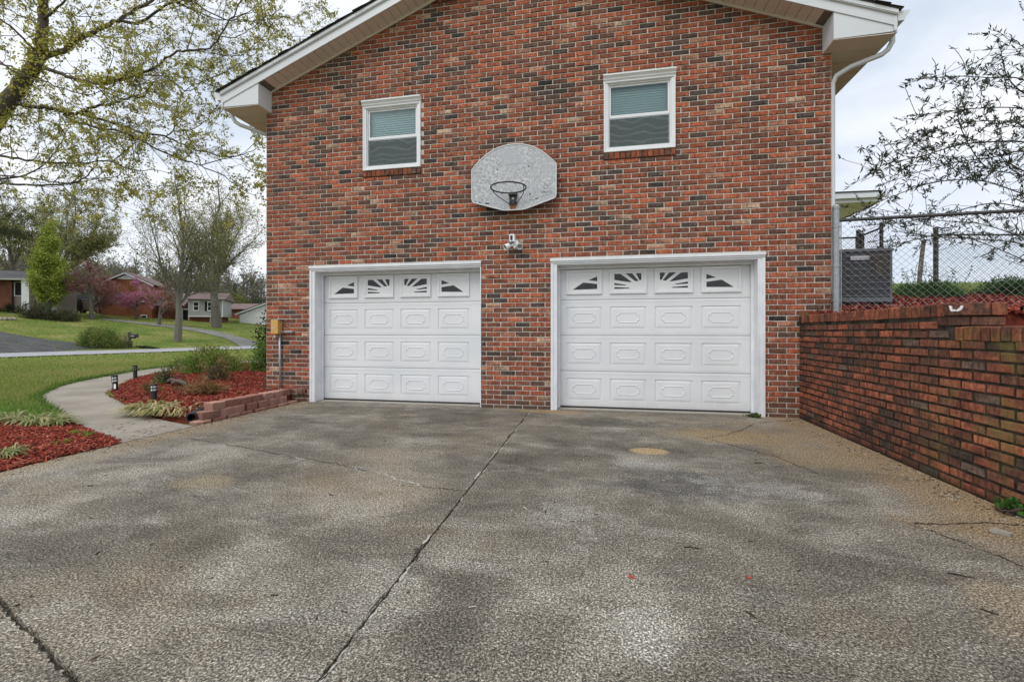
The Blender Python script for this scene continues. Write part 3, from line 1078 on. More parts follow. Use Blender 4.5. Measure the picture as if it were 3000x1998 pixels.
full.sort(key=lambda q: -view_size((q[0], 0, q[1]), Vector((0, 1, 0))) * (in_frame((q[0], 0, q[1])) and not hidden_house(q[0], q[1])))
for xc, zc, L in full[:300]:
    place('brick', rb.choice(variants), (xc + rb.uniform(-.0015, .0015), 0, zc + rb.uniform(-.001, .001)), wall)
mb = MB()
for xc, zc, L in full[300:] + cutb:
    vs, fs, cs = brick_geo(L, COURSE - JT, .03, rb, pal_pick(BR_PAL, rb))
    dx, dz = xc + rb.uniform(-.0015, .0015), zc + rb.uniform(-.001, .001)
    mb.add([(v[0] + dx, v[1], v[2] + dz) for v in vs], fs, cs)
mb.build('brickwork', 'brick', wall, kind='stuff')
# brick-on-edge sills below the windows and the belt under the vent
for a, b, zt, dep in [(WINS[0][0] - .005, WINS[0][1] + .005, 3.497, .014), (WINS[1][0] - .005, WINS[1][1] + .005, 3.497, .014), (VENT[0], VENT[1], 5.962, .012)]:
    n = int(round((b - a) / .072))
    p = (b - a) / n
    for i in range(n):
        col = pal_pick(BR_PAL[:7], rb)
        col = tuple(x_ * .85 for x_ in col)
        m = MB()
        vs, fs, cs = brick_geo(p - .009, .088, .03 + dep, rb, col)
        m.add([(v[0] + a + (i + .5) * p, v[1] - dep, v[2] + zt - .046) for v in vs], fs, cs)
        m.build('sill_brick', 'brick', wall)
    MB().box(a, b, -dep + .006, .01, zt - .092, zt - .004).build('sill_mortar', 'mortar_old', wall)

# ---- garage doors
def inset_loop(pts, d):
    n = len(pts)
    o = []
    for i in range(n):
        p0, p1, p2 = Vector(pts[i - 1]), Vector(pts[i]), Vector(pts[(i + 1) % n])
        a, b = (p1 - p0).normalized(), (p2 - p1).normalized()
        na, nb = Vector((-a.y, a.x)), Vector((-b.y, b.x))
        bis = (na + nb)
        bis /= max(.35, bis.dot(na))
        o.append(tuple(p1 + bis * d))
    return o


def panel_geo(x0, x1, z0, z1, yf):
    m = MB()
    rings = [(0, 0), (.003, .011), (.012, .011), (.016, .006), (.046, .001)]
    vs, fs = [], []
    for d, y in rings:
        vs += [(x0 + d, yf + y, z0 + d * .8), (x1 - d, yf + y, z0 + d * .8), (x1 - d, yf + y, z1 - d * .8), (x0 + d, yf + y, z1 - d * .8)]
    for r in range(len(rings) - 1):
        for i in range(4):
            k = (i + 1) % 4
            fs.append((r * 4 + i, r * 4 + k, r * 4 + 4 + k, r * 4 + 4 + i))
    q = (len(rings) - 1) * 4
    fs.append((q, q + 1, q + 2, q + 3))
    m.add(vs, fs)
    # cartouche ridge with notched corners
    w_, h_ = x1 - x0, z1 - z0
    a, b, c, d = x0 + w_ * .17, x1 - w_ * .17, z0 + h_ * .265, z1 - h_ * .265
    e, g = w_ * .085, h_ * .115
    lp = [(a + e, c), (b - e, c), (b - e * .75, c + g * .8), (b, c + g), (b, d - g), (b - e * .75, d - g * .8), (b - e, d), (a + e, d), (a + e * .75, d - g * .8), (a, d - g), (a, c + g), (a + e * .75, c + g * .8)]
    l2, l3 = inset_loop(lp, .006), inset_loop(lp, .013)
    n = len(lp)
    vs = [(p[0], yf + .001, p[1]) for p in lp] + [(p[0], yf - .006, p[1]) for p in l2] + [(p[0], yf + .001, p[1]) for p in l3]
    fs = []
    for r in range(2):
        for i in range(n):
            k = (i + 1) % n
            fs.append((r * n + i, r * n + k, r * n + n + k, r * n + n + i))
    m.add(vs, fs)
    return m


SUN_B = [[(727, 240), (780, 240), (878, 308), (842, 306), (727, 288)], [(820, 238), (878, 238), (932, 299), (905, 302)], [(908, 238), (955, 238), (955, 292), (941, 296)],
         [(727, 312), (833, 329), (822, 334), (727, 329)], [(727, 344), (855, 352), (852, 359), (727, 360)]]
SUN_B = [[((x_ - 690) / 305, 1 - (y_ - 205) / 190) for x_, y_ in p] for p in SUN_B]
SUN_A = [[(505, 293), (580, 264), (580, 304)], [(370, 369), (462, 311), (580, 325), (580, 365)]]
SUN_A = [[((x_ - 318) / 298, 1 - (y_ - 213) / 190) for x_, y_ in p] for p in SUN_A]
mir = lambda P: [[(1 - u_, v_) for u_, v_ in p][::-1] for p in P]
DESIGN = [SUN_A, SUN_B, mir(SUN_B), mir(SUN_A)]

for di_, (fx0, fx1) in enumerate(DOORS):
    x0 = fx0 + .077                                                    # door leaf, behind the stops
    x1 = x0 + 2.571 if di_ else fx1 - .010
    YF = .20
    gd = MB().box(x0, x1, YF + .03, YF + .05, .012, 2.04).build('garage_door', 'door', house)
    zs = [.028, .5265, 1.0285, 1.530, 2.035]
    for s in range(4):
        a, b = zs[s] + .0025, zs[s + 1] - .0025
        m = MB()
        if s < 3:
            pz0, pz1 = a + .088, b - .1
            px = [x0 + .125 + i * .602 for i in range(4)]
            m.box(x0, x1, YF, YF + .029, a + .006, pz0)
            m.box(x0, x1, YF, YF + .029, pz1, b - .02)
            m.box(x0, x1, YF + .003, YF + .029, b - .02, b)             # lap of the section joint
            m.box(x0, x1, YF + .002, YF + .029, a, a + .006)
            xsn = [x0] + [v for p in px for v in (p, p + .486)] + [x1]
            for i in range(0, len(xsn), 2):
                m.box(xsn[i], xsn[i + 1], YF, YF + .029, pz0, pz1)
            m.box(x0, x1, YF - .0025, YF, b - .036, b - .031)
            m.box(x0, x1, YF - .0025, YF, a + .030, a + .035)
        else:
            m.box(x0, x1, YF, YF + .029, a + .006, b)
            m.box(x0, x1, YF + .002, YF + .029, a, a + .006)
            m.box(x0, x1, YF - .0025, YF, a + .030, a + .035)
        m.build('section', 'door', gd)
        for i in range(4):
            px = x0 + .125 + i * .602
            if s < 3:
                panel_geo(px, px + .486, pz0, pz1, YF).build('panel', 'door', gd)
            else:
                wz0, wz1 = 1.612, 1.944
                W_, H_ = .486, wz1 - wz0
                des = [[(px + u_ * W_, wz0 + v_ * H_) for u_, v_ in p] for p in DESIGN[i]]
                m = MB()
                m.plate([[(px, wz0), (px + W_, wz0), (px + W_, wz1), (px, wz1)]] + des, YF - .012, YF - .001)
                fr = .028
                m.plate([[(px - .004, wz0 - .004), (px + W_ + .004, wz0 - .004), (px + W_ + .004, wz1 + .004), (px - .004, wz1 + .004)],
                         [(px + fr, wz0 + fr), (px + W_ - fr, wz0 + fr), (px + W_ - fr, wz1 - fr), (px + fr, wz1 - fr)]], YF - .022, YF - .0125)
                m.build('window_insert', 'white', gd)
                for p in des:
                    MB().plate([p], YF - .0065, YF - .0015).build('pane', 'darkglass', gd)
    MB().box(x0, x1, YF - .004, YF + .03, 0.001, .027).build('bottom_seal', 'black', gd)
    MB().box(fx0 + .05, fx1 - .05, .052, .40, .0005, .0075).build('threshold', 'concrete_pale', gd)
    # frame: brick mould, jambs, head, stops
    m = MB()
    for xa, xb, o_ in ((fx0, fx0 + .085, 1), (fx1 - (.085 if di_ else .012), fx1, -1)):
        m.box(xa, xb, -.012, .24, .0, 2.005)
        if xb - xa < .05:
            continue
        xm = xa if o_ > 0 else xb - .034
        m.box(xm, xm + .034, -.024, -.012, .0, 2.02)
        xi = xb - .016 if o_ > 0 else xa
        m.box(xi, xi + .016, -.019, -.012, .0, 2.005)
        m.box(xb if o_ > 0 else xa - .03, xb + .03 if o_ > 0 else xa, YF - .045, YF - .026, .012, 1.97)
        m.box(xa + .017, xb - .017, -.0165, -.012, .0, .43)             # newer piece let in at the foot
    m.box(fx0, fx1, -.012, .24, 2.006, DTOP)
    m.box(fx0 + .085, fx1 - (.085 if di_ else .013), YF - .05, YF - .026, 1.962, 2.0055)
    m.box(fx0 - .006, fx1 + .004, -.040, -.012, 2.052, DTOP + .004)
    m.box(fx0, fx1, -.026, -.012, 2.028, 2.052)
    m.build('door_frame', 'jamb', house)

# ---- windows
for a, b in WINS:
    z0, z1 = WZ
    W_, H_ = b - a, z1 - z0
    m = MB()
    zt = z1 - .095
    m.plate([[(a, z0), (b, z0), (b, zt), (a, zt)], [(a + .052, z0 + .052), (b - .052, z0 + .052), (b - .052, zt - .012), (a + .052, zt - .012)]], -.014, .10)
    m.plate([[(a + .003, z0 + .003), (b - .003, z0 + .003), (b - .003, zt - .003), (a + .003, zt - .003)], [(a + .02, z0 + .02), (b - .02, z0 + .02), (b - .02, zt - .004), (a + .02, zt - .004)]], -.024, -.0145)
    wo_ = m.build('window', 'white', house)
    m = MB()
    prof = [(-.012, zt + .001), (-.012, zt + .02), (-.030, zt + .034), (-.034, zt + .05), (-.052, zt + .072), (-.060, zt + .078), (-.060, z1), (.05, z1), (.05, zt + .001)]
    m.prism(prof, 'x', a - .008, b + .006)
    m.build('crown_head', 'white', wo_)
    ia, ib, i0, i1 = a + .0525, b - .0525, z0 + .0525, zt - .0125
    mr = z0 + .468
    m = MB()
    m.plate([[(ia, i0), (ib, i0), (ib, i1), (ia, i1)], [(ia + .016, i0 + .016), (ib - .016, i0 + .016), (ib - .016, i1 - .016), (ia + .016, i1 - .016)]], .004, .09)
    m.build('track', 'white', wo_)
    ja, jb = ia + .017, ib - .017
    for lo, hi, y in ((mr, i1 - .017, .022), (i0 + .017, mr + .018, .05)):
        f = .024
        m = MB()
        m.plate([[(ja, lo), (jb, lo), (jb, hi), (ja, hi)], [(ja + f, lo + (.04 if y < .03 else f)), (jb - f, lo + (.04 if y < .03 else f)), (jb - f, hi - f), (ja + f, hi - f)]], y, y + .026)
        sash = m.build('sash', 'white', wo_)
        MB().box(ja + f, jb - f, y + .010, y + .014, lo + (.04 if y < .03 else f), hi - f).build('pane', 'glass', wo_)
    m = MB()
    m.plate([[(ja, i0 + .017), (jb, i0 + .017), (jb, mr - .002), (ja, mr - .002)], [(ja + .012, i0 + .029), (jb - .012, i0 + .029), (jb - .012, mr - .014), (ja + .012, mr - .014)]], .026, .034)
    m.build('screen_frame', 'galv', wo_)
    MB().box(ja + .011, jb - .011, .029, .0305, i0 + .028, mr - .013).build('insect_screen', 'screen', wo_)
    m = MB()
    mt = Matrix.Identity(4)
    zz = i0 + .02
    while zz < i1 - .03:
        mt = Matrix.Translation((0, .125, zz)) @ Matrix.Rotation(R(60), 4, 'X')
        m.box(ja + .004, jb - .004, -.024, .024, -.0012, .0012, mtx=mt)
        zz += .034
    m.build('blind_slats', 'plastic_w', wo_, kind='stuff')

# ---- eaves: soffits, fascias, returns, roof, gutters, downspouts
OH_F, OH_S = .285, .545                                  # overhang at the rake / at the eaves
XO = (XL - OH_S, XR + OH_S)                              # outer eave lines
zb = lambda x_: z_rake(x_) - .016                        # fascia's lower edge
ang = math.atan(SLOPE)
m = MB()
for s in (-1, 1):
    xe = RIDGE_X + s * (RIDGE_X - XL + .107)
    pts = [(RIDGE_X, zb(RIDGE_X) + .03), (xe, zb(xe) + .03)]
    m.prism([(pts[0][0], pts[0][1]), (pts[1][0], pts[1][1]), (pts[1][0], pts[1][1] + .04), (pts[0][0], pts[0][1] + .04)], 'y', -OH_F + .002, .19)
sof = m.build('rake_soffit', 'soffit_dark', house)
SP = .128
for s in (-1, 1):
    Ls = (abs(XL - .0 - RIDGE_X) - .107 + .0) / math.cos(ang)
    n = int(Ls / SP)
    for i in range(n):
        d0, d1 = i * SP + .004, (i + 1) * SP - .003
        xa, xb = RIDGE_X + s * d0 * math.cos(ang), RIDGE_X + s * d1 * math.cos(ang)
        mm_ = MB()
        pl = [(xa, zb(xa) + .016), (xb, zb(xb) + .016), (xb, zb(xb) + .029), (xa, zb(xa) + .029)]
        mm_.prism(pl if s > 0 else pl[::-1], 'y', -OH_F + .003, -.012)
        mm_.build('soffit_panel', 'soffit', sof)
    mm_ = MB()                                           # strip where the soffit meets the brick
    xa, xb = RIDGE_X, RIDGE_X + s * (Ls * math.cos(ang))
    mm_.prism([(xa, zb(xa) - .012), (xb, zb(xb) - .012), (xb, zb(xb) + .015), (xa, zb(xa) + .015)], 'y', -.022, -.004)
    mm_.build('soffit_trim', 'soffit', house)
m, m2 = MB(), MB()
for s in (-1, 1):
    xo = RIDGE_X + s * (RIDGE_X - XO[0])
    for (lo, hi, ya, yb, mm_) in ((0, .118, -OH_F - .018, -OH_F, m), (.1185, .178, -OH_F - .040, -OH_F, m), (.128, .136, -OH_F - .046, -OH_F - .0405, m)):
        mm_.prism([(RIDGE_X, zb(RIDGE_X) + lo), (xo, zb(xo) + lo), (xo, zb(xo) + hi), (RIDGE_X, zb(RIDGE_X) + hi)], 'y', ya, yb)
m.build('fascia', 'fascia', house)
for s in (-1, 1):
    xi = RIDGE_X + s * (RIDGE_X + 5.134)
    xo = RIDGE_X + s * (RIDGE_X - XO[0] - .012)
    zi = EAVE_Z
    mm_ = MB()
    mm_.prism([(xi, zi), (xo, zi + .012), (xo, zb(xo) + .002), (xi, zb(xi) + .004)], 'y', -OH_F - .006, -.003)
    mm_.build('eave_return', 'fascia', house)
    mm_ = MB()
    mm_.box(min(xi, xo) + .002, max(xi, xo) - .002, -OH_F, -.004, zi - .009, zi - .001)
    mm_.build('return_soffit', 'soffit', house)
    xc = xo + s * .006
    MB().box(min(xc, xc - s * .03), max(xc, xc - s * .03), -OH_F - .021, -OH_F - .0185, zb(xo) - .052, zb(xo) + .118).build('fascia_corner', 'fascia', house)
    # soffit along the eaves (runs back along the side wall)
    xw = XL if s < 0 else XR
    yy = -.003
    eb = MB().box(min(xw, xo), max(xw, xo), -.003, 12.2, zi + .004, zi + .016).build('eave_soffit', 'soffit_dark', house)
    while yy < 12.0:
        MB().box(min(xw + s * .002, xo), max(xw + s * .002, xo), yy + .005, yy + .245, zi - .008, zi + .003).build('soffit_panel', 'soffit', eb)
        yy += .25
    MB().box(min(xo, xo + s * .02), max(xo, xo + s * .02), -OH_F + .0, 12.2, zi - .004, zb(xo) + .175).build('eave_fascia', 'fascia', house)
    # K-style gutter
    gx = xo + s * .021
    g0, gz = zb(xo) + .055, .112
    prof = [(gx, g0), (gx + s * .065, g0), (gx + s * .075, g0 + .03), (gx + s * .105, g0 + .072), (gx + s * .118, g0 + .09), (gx + s * .118, g0 + gz), (gx + s * .108, g0 + gz), (gx + s * .108, g0 + .094),
            (gx + s * .062, g0 + .006), (gx + s * .004, g0 + .006), (gx + s * .004, g0 + gz), (gx, g0 + gz)]
    mm_ = MB()
    mm_.prism(prof, 'y', -OH_F - .01, 12.2)
    mm_.prism(prof[:7] + [(gx, g0 + gz)], 'y', -OH_F - .012, -OH_F - .0105)
    mm_.build('gutter', 'fascia', house)
# roof: sheathing and overlapping shingle courses
m = MB()
for s in (-1, 1):
    xo = RIDGE_X + s * (RIDGE_X - XO[0] + .03)
    f = lambda x_: zb(x_) + .179
    m.prism([(RIDGE_X, f(RIDGE_X)), (xo, f(xo)), (xo, f(xo) + .012), (RIDGE_X, f(RIDGE_X) + .012)], 'y', -OH_F - .05, 12.3)
roof = m.build('roof', 'roof', house)
m = MB()
for s in (-1, 1):
    L_ = (RIDGE_X - XO[0] + .045) / math.cos(ang)
    n = int(L_ / .145)
    for i in range(n + 1):
        d0, d1 = max(0, L_ - (i + 1) * .145 - .03), L_ - i * .145
        xa, xb = RIDGE_X + s * d0 * math.cos(ang), RIDGE_X + s * d1 * math.cos(ang)
        f = lambda x_: zb(x_) + .192
        m.prism([(xa, f(xa) + .001), (xb, f(xb) + .006), (xb, f(xb) + .015), (xa, f(xa) + .006)], 'y', -OH_F - .055 - rb.uniform(0, .022), 12.3)
m.build('shingle_courses', 'roof', roof, kind='stuff')
for s in (-1, 1):
    xw, xo = (XL if s < 0 else XR), RIDGE_X + s * (RIDGE_X - XO[0] + .05)
    pts = [(xo - s * .01, -.13, zb(xo) + .05), (xo - s * .01, -.13, EAVE_Z - .02), (xo - s * .05, -.12, EAVE_Z - .10), (xo - s * .10, -.10, EAVE_Z - .14), (XR + .20, -.02, EAVE_Z - .21), (XR + .07, .04, EAVE_Z - .27), (XR + .034, .06, EAVE_Z - .36), (XR + .034, .06, 1.62), (XR + .05, .0, 1.48)] if s > 0 else [(xo + .02, -.05, zb(xo) + .05), (xo + .02, -.05, EAVE_Z - .02), (xo + .06, -.03, EAVE_Z - .10), (xo + .12, .0, EAVE_Z - .14), (XL - .12, .22, EAVE_Z - .25), (XL - .05, .40, EAVE_Z - .3), (XL - .05, .42, .2)]
    mm_ = MB().tube(pts, .030, 10)
    mm_.build('downspout', 'fascia', house, smooth=True)

# wing at the back with its own low roof
m = MB()
m.box(2.966, 5.95, 7.35, 11.5, 1.6, 4.44)
wing = m.build('rear_wing', 'white', house)
m = MB()
m.box(2.98, 6.93, 6.98, 12, 4.42, 4.44)
for i in range(26):
    m.box(2.98 + i * .15, 2.98 + i * .15 + .13, 6.99, 12, 4.412, 4.4195)
m.build('wing_soffit', 'soffit', wing)
MB().box(2.97, 6.95, 6.95, 6.978, 4.41, 4.52).box(6.935, 6.955, 6.98, 12, 4.41, 4.52).build('wing_fascia', 'white', wing)
MB().box(2.97, 7.03, 6.85, 6.949, 4.50, 4.60).build('wing_gutter', 'fascia', wing)
MB().prism([(2.97, 4.604), (6.86, 4.604), (6.86, 4.655), (2.97, 4.705)], 'y', 6.93, 11.9).build('wing_frieze', 'white', wing)
MB().prism([(2.97, 4.707), (6.90, 4.657), (6.90, 4.675), (2.97, 4.735)], 'y', 6.88, 12).build('wing_roof', 'roof', wing)

# ------------------------------------------------------------------ retaining wall
rr = random.Random(23)
RW = 2.40
ret = thing('retaining_wall', 'stained brick retaining wall with brick-on-edge cap stepping down beside the driveway', 'wall', (RW, -1.5, 0))
m = MB()
m.box(RW + .009, RW + .21, -2.52, -.001, -.03, 1.236)
m.box(RW + .009, RW + .21, -5.2, -2.521, -.03, 1.06)
m.box(RW + .22, 2.745, -2.516, -2.42, .9, 1.236)
m.build('wall_core', 'mortar_old', ret)
ov = []
for i in range(48):
    vr = random.Random(500 + i)
    mm_ = MB()
    mm_.add(*brick_geo(PITCH - .015, COURSE - .014, .06, vr, pal_pick(OLD_PAL, vr), .006, .0028, .36))
    me = mm_.mesh('brick')
    me.materials.append(M['brick_old'])
    ov.append(me)
RZ = R(-90)
cands, rest = [], MB()
for k in range(17):
    z0 = 1.16 - (k + 1) * COURSE
    zc = z0 + COURSE / 2
    y_ = -.004 - (0 if k % 2 else PITCH / 2)
    lo = -5.2
    if k % 2 == 0:
        cands.append((-.004 - PITCH / 4, zc, PITCH / 2))
    while y_ > lo:
        yc = y_ - PITCH / 2
        if not (k < 2 and yc - PITCH / 2 < -2.56) and not (k == 0 and yc < -2.45):
            cands.append((yc, zc, PITCH))
        y_ -= PITCH
seen = sorted([q for q in cands if q[2] == PITCH], key=lambda q: -view_size((RW, q[0], q[1]), Vector((1, 0, 0))) * in_frame((RW, q[0] + .07, q[1])))
keep = set(seen[:252])


def put_old(yc, zc, L, individual):
    if individual:
        o = place('brick', rr.choice(ov), (RW + rr.uniform(-.002, .002), yc + rr.uniform(-.002, .002), zc + rr.uniform(-.0015, .0015)), ret)
        o.rotation_euler = (rr.uniform(-.006, .006), 0, RZ + rr.uniform(-.006, .006))
    else:
        vs, fs, cs = brick_geo(L - .015, COURSE - .014, .06, rr, pal_pick(OLD_PAL, rr), .006, .0028, .36)
        rest.add([(RW + v[1], yc - v[0], zc + v[2]) for v in vs], fs, cs)


for q in cands:
    put_old(*q, q in keep)
rest.build('brickwork', 'brick_old', ret, kind='stuff')
# caps: bricks on edge, upper run then the lower one nearer the street
cap_i = 0
for ya, yb, zt in ((-.004, -2.50, 1.279), (-2.60, -5.2, 1.11)):
    n = int(round((ya - yb) / .0735))
    p = (ya - yb) / n
    for i in range(n):
        yc = ya - (i + .5) * p
        col = tuple(x_ * .95 for x_ in pal_pick(OLD_PAL[:5], rr))
        m = MB()
        dz, dx = rr.uniform(-.003, .003), rr.uniform(-.004, .003)
        m.bevbox(RW - .006 + dx, RW + .205, yc - p / 2 + .006, yc + p / 2 - .006, zt - .094 + dz, zt + dz, .006, col)
        m.build('cap_brick', 'brick_old', ret)
    MB().box(RW + .004, RW + .2, yb, ya, zt - .097, zt - .010).build('cap_mortar', 'mortar_old', ret)
# the return at the end of the upper run
for zc, xs in ((1.235, [(RW - .004, RW + .247, .088), (RW + .256, RW + .348, .088)]), (1.151, [(RW + .0, RW + .130, .062), (RW + .140, RW + .345, .062)]), (1.084, [(RW + .08, RW + .345, .058)])):
    for a, b, h in xs:
        m = MB()
        m.bevbox(a, b, -2.535 - (.012 if h > .08 else 0), -2.42, zc - h / 2 + (.0 if h < .08 else .0), zc + h / 2, .006, pal_pick(OLD_PAL[:4] if h > .08 else OLD_PAL[2:5], rr))
        m.build('brick', 'brick_old', ret)
m = MB()
lp = [(RW + .004 + .05 * math.cos(a) * rr.uniform(.8, 1.1) + .03, 1.262 + .045 * math.sin(a) * rr.uniform(.8, 1.1)) for a in [math.pi * (1 + i / 12) for i in range(13)]]
li = [(RW + .034 + (p[0] - RW - .034) * rr.uniform(.5, .8), 1.262 + (p[1] - 1.262) * rr.uniform(.45, .75)) for p in lp]
m.add([(p[0], -2.5487, p[1]) for p in lp] + [(p[0], -2.5487, p[1]) for p in li], [(i, i + 1, 14 + i, 13 + i) for i in range(12)])
m.build('paint_mark', 'white', ret)
m = MB()
m.bevbox(2.76, 3.2, -2.30, -2.2, 1.14, 1.245, .006, pal_pick(OLD_PAL[:2], rr))
o = m.build('brick_step', 'brick_old', origin=(2.9, -2.25, 1.14), label='single low brick kerb set in red mulch at the far right behind the stepped wall', category='kerb')

# ------------------------------------------------------------------ basketball hoop
HX = -1.2285
hoop = thing('basketball_hoop', 'weathered fan shaped grey basketball backboard with black netless rim on the brick wall', 'basketball hoop', (HX, -.1, 2.76))
pts = [(-.60, 3.355), (-.60, 2.955), (-.592, 2.915), (-.565, 2.888), (-.155, 2.765), (-.10, 2.758), (.13, 2.758), (.175, 2.765), (.565, 2.888), (.592, 2.915), (.60, 2.955), (.60, 3.365)]
for i in range(1, 16):
    a = i / 16
    x_ = .60 - 1.2 * a
    pts.append((x_, 3.36 + .316 * (1 - abs(2 * a - 1) ** 2.25)))
pts = [(HX + p[0], p[1]) for p in pts]
m = MB().plate([pts], -.125, -.095)
bb = m.build('backboard', 'board', hoop)
m = MB()
ins = inset_loop(pts, .012)
m.plate([pts, ins[::-1] if False else ins], -.131, -.1252)
m.build('rim_band', 'fascia', bb)
MB().box(HX - .25, HX + .25, -.094, -.0, 2.9, 3.0).box(HX - .25, HX + .25, -.094, -.0, 3.3, 3.4).build('wall_mount', 'wood_grey', hoop)
RY, RZ_ = -.405, 2.985
m = MB()
ring = [(HX - .01 + .235 * math.cos(a), RY + .235 * math.sin(a), RZ_) for a in [2 * math.pi * i / 40 for i in range(41)]]
m.tube(ring, .0095, 8)
m.build('rim', 'iron', hoop, smooth=True)
for i in range(10):
    a = 2 * math.pi * (i + .5) / 10
    c_ = Vector((HX - .01 + .228 * math.cos(a), RY + .228 * math.sin(a), RZ_ - .008))
    tdir = Vector((-math.sin(a), math.cos(a), 0))
    MB().tube([c_ - tdir * .014, c_ - tdir * .010 + Vector((0, 0, -.016)), c_ + Vector((0, 0, -.008)), c_ + tdir * .010 + Vector((0, 0, -.016)), c_ + tdir * .014], .0028, 5).build('net_hook', 'iron', hoop)
m = MB()
m.prism([(-.06, 2.985), (.06, 2.985), (.045, 2.90), (.058, 2.835), (-.058, 2.835), (-.045, 2.90)], 'y', -.15, -.1255, mtx=Matrix.Translation((HX, 0, 0)))
m.box(HX - .055, HX + .055, -.19, -.149, 2.955, 2.99)
m.build('bracket', 'iron', hoop)
for dx in (-.032, .034):
    MB().lathe([(.011, 0), (.011, .012), (.006, .014)], (HX + dx, -.15, 2.862), (0, -1, 0), 8).build('bolt', 'void', hoop)
MB().lathe([(.017, 0), (.017, .003)], (HX + .002, -.1505, 2.915), (0, -1, 0), 12).build('washer', 'galv', hoop)
for s in (-1, 1):
    MB().tube([(HX - .01 + s * .218, RY - .06, RZ_ - .008), (HX - .01 + s * .205, RY + .0, RZ_ - .045), (HX + s * .18, RY + .06, RZ_ - .075), (HX + s * .055, -.14, 2.842)], .0055, 6).build('brace_rod', 'iron', hoop, smooth=True)
MB().box(HX - .045, HX + .04, -.129, -.1253, 2.768, 2.83).build('rust_stain_plate', 'rust', hoop)
for x_, z_, r_ in ((-.225, 3.335, .0095), (.218, 3.347, .0095), (-.548, 3.31, .008), (.238, 2.965, .011), (-.197, 2.95, .007)):
    MB().lathe([(r_, 0), (r_, .0008)], (HX + x_, -.1255, z_), (0, -1, 0), 10).build('bolt_hole', 'void', bb)
for x0_, z0_, x1_, z1_, w_ in ((-.55, 2.915, -.53, 2.90, .012), (-.49, 2.892, -.455, 2.885, .010), (-.395, 2.877, -.34, 2.865, .022), (.31, 2.895, .35, 2.905, .012)):
    d = Vector((x1_ - x0_, 0, z1_ - z0_)).normalized()
    nrm = Vector((-d.z, 0, d.x)) * w_ / 2
    p, q = Vector((HX + x0_, -.1262, z0_)), Vector((HX + x1_, -.1262, z1_))
    MB().add([p - nrm, p + nrm, q + nrm * .6, q - nrm * .5], [(0, 1, 2, 3)]).build('chipped_spot', 'void', bb)
m = MB()
for i in range(11):
    a0 = i / 11
    m.box(HX - .22 + a0 * .40, HX - .22 + a0 * .40 + .022, -.1262, -.1252, 3.378 + a0 * .022, 3.381 + a0 * .022)
m.build('worn_print_line', 'galv_dull', bb)
m = MB()
for i in range(9):
    a0 = i / 9
    m.box(HX + .24 + a0 * .29, HX + .24 + a0 * .29 + .03, -.1262, -.1252, 2.882 + a0 * .083, 2.885 + a0 * .083)
m.build('bottom_print_line', 'iron', bb)
MB().tube([(HX + .425, -.1262, 3.12), (HX + .475, -.1262, 3.065), (HX + .487, -.1262, 3.03), (HX + .420, -.1262, 3.028)], .0022, 4).build('printed_emblem', 'galv_dull', bb)
fc = bpy.data.curves.new('lettering', 'FONT')
fc.body = 'SPORTS'
fc.size = .042
fc.align_x = 'CENTER'
fo = bpy.data.objects.new('tmp_text', fc)
COL.objects.link(fo)
dg = bpy.context.evaluated_depsgraph_get()
tm = bpy.data.meshes.new_from_object(fo.evaluated_get(dg))
bpy.data.objects.remove(fo)
tm.transform(Matrix.Translation((HX + .462, -.1262, 2.968)) @ Matrix.Rotation(R(90), 4, 'X'))
tm.transform(Matrix.Translation(-WORLD[bb.name]))
tm.materials.clear()
tm.materials.append(M['galv_dull'])
place('lettering', tm, WORLD[bb.name], bb)

# ------------------------------------------------------------------ security light
cx = -1.215
fl = thing('floodlight_camera', 'small white floodlight camera with two round lamps on the brick above the pier', 'security light', (cx, 0, 2.31))
MB().lathe([(.052, 0), (.052, .03), (.045, .05), (.02, .058)], (cx, 0, 2.315), (0, -1, 0), 20).build('base', 'plastic_w', fl, smooth=False)
cb0 = MB().bevbox(cx - .072, cx + .005, -.125, -.05, 2.325, 2.432, .008).build('camera_body', 'plastic_w', fl)
MB().bevbox(cx - .056, cx - .022, -.1275, -.1245, 2.345, 2.412, .001).build('camera_face', 'black', cb0)
MB().lathe([(.026, 0), (.024, .012), (.012, .022)], (cx - .028, -.10, 2.33), (0, -.5, -1), 14).build('motion_sensor', 'lens', fl, smooth=True)
MB().lathe([(.016, 0), (.018, .015), (.010, .026)], (cx - .005, -.06, 2.262), (0, -.6, -1), 12).build('knuckle', 'plastic_w', fl, smooth=True)
for s, dr, pz in ((-1, Vector((-.75, -.75, -.55)), Vector((cx - .085, -.07, 2.283))), (1, Vector((.12, -1, -.35)), Vector((cx + .068, -.06, 2.277)))):
    MB().tube([(cx + s * .02, -.04, 2.285), tuple(pz)], .012, 8).build('arm', 'plastic_w', fl)
    lm = MB().lathe([(.018, -.01), (.036, .0), (.042, .05), (.0425, .075), (.037, .0755), (.034, .055)], tuple(pz), tuple(dr), 18).build('lamp', 'plastic_w', fl)
    d = dr.normalized()
    MB().lathe([(.0355, 0), (.030, .006), (.012, .010)], tuple(pz + d * .0555), tuple(dr), 18).build('lens', 'lens', lm, smooth=True)

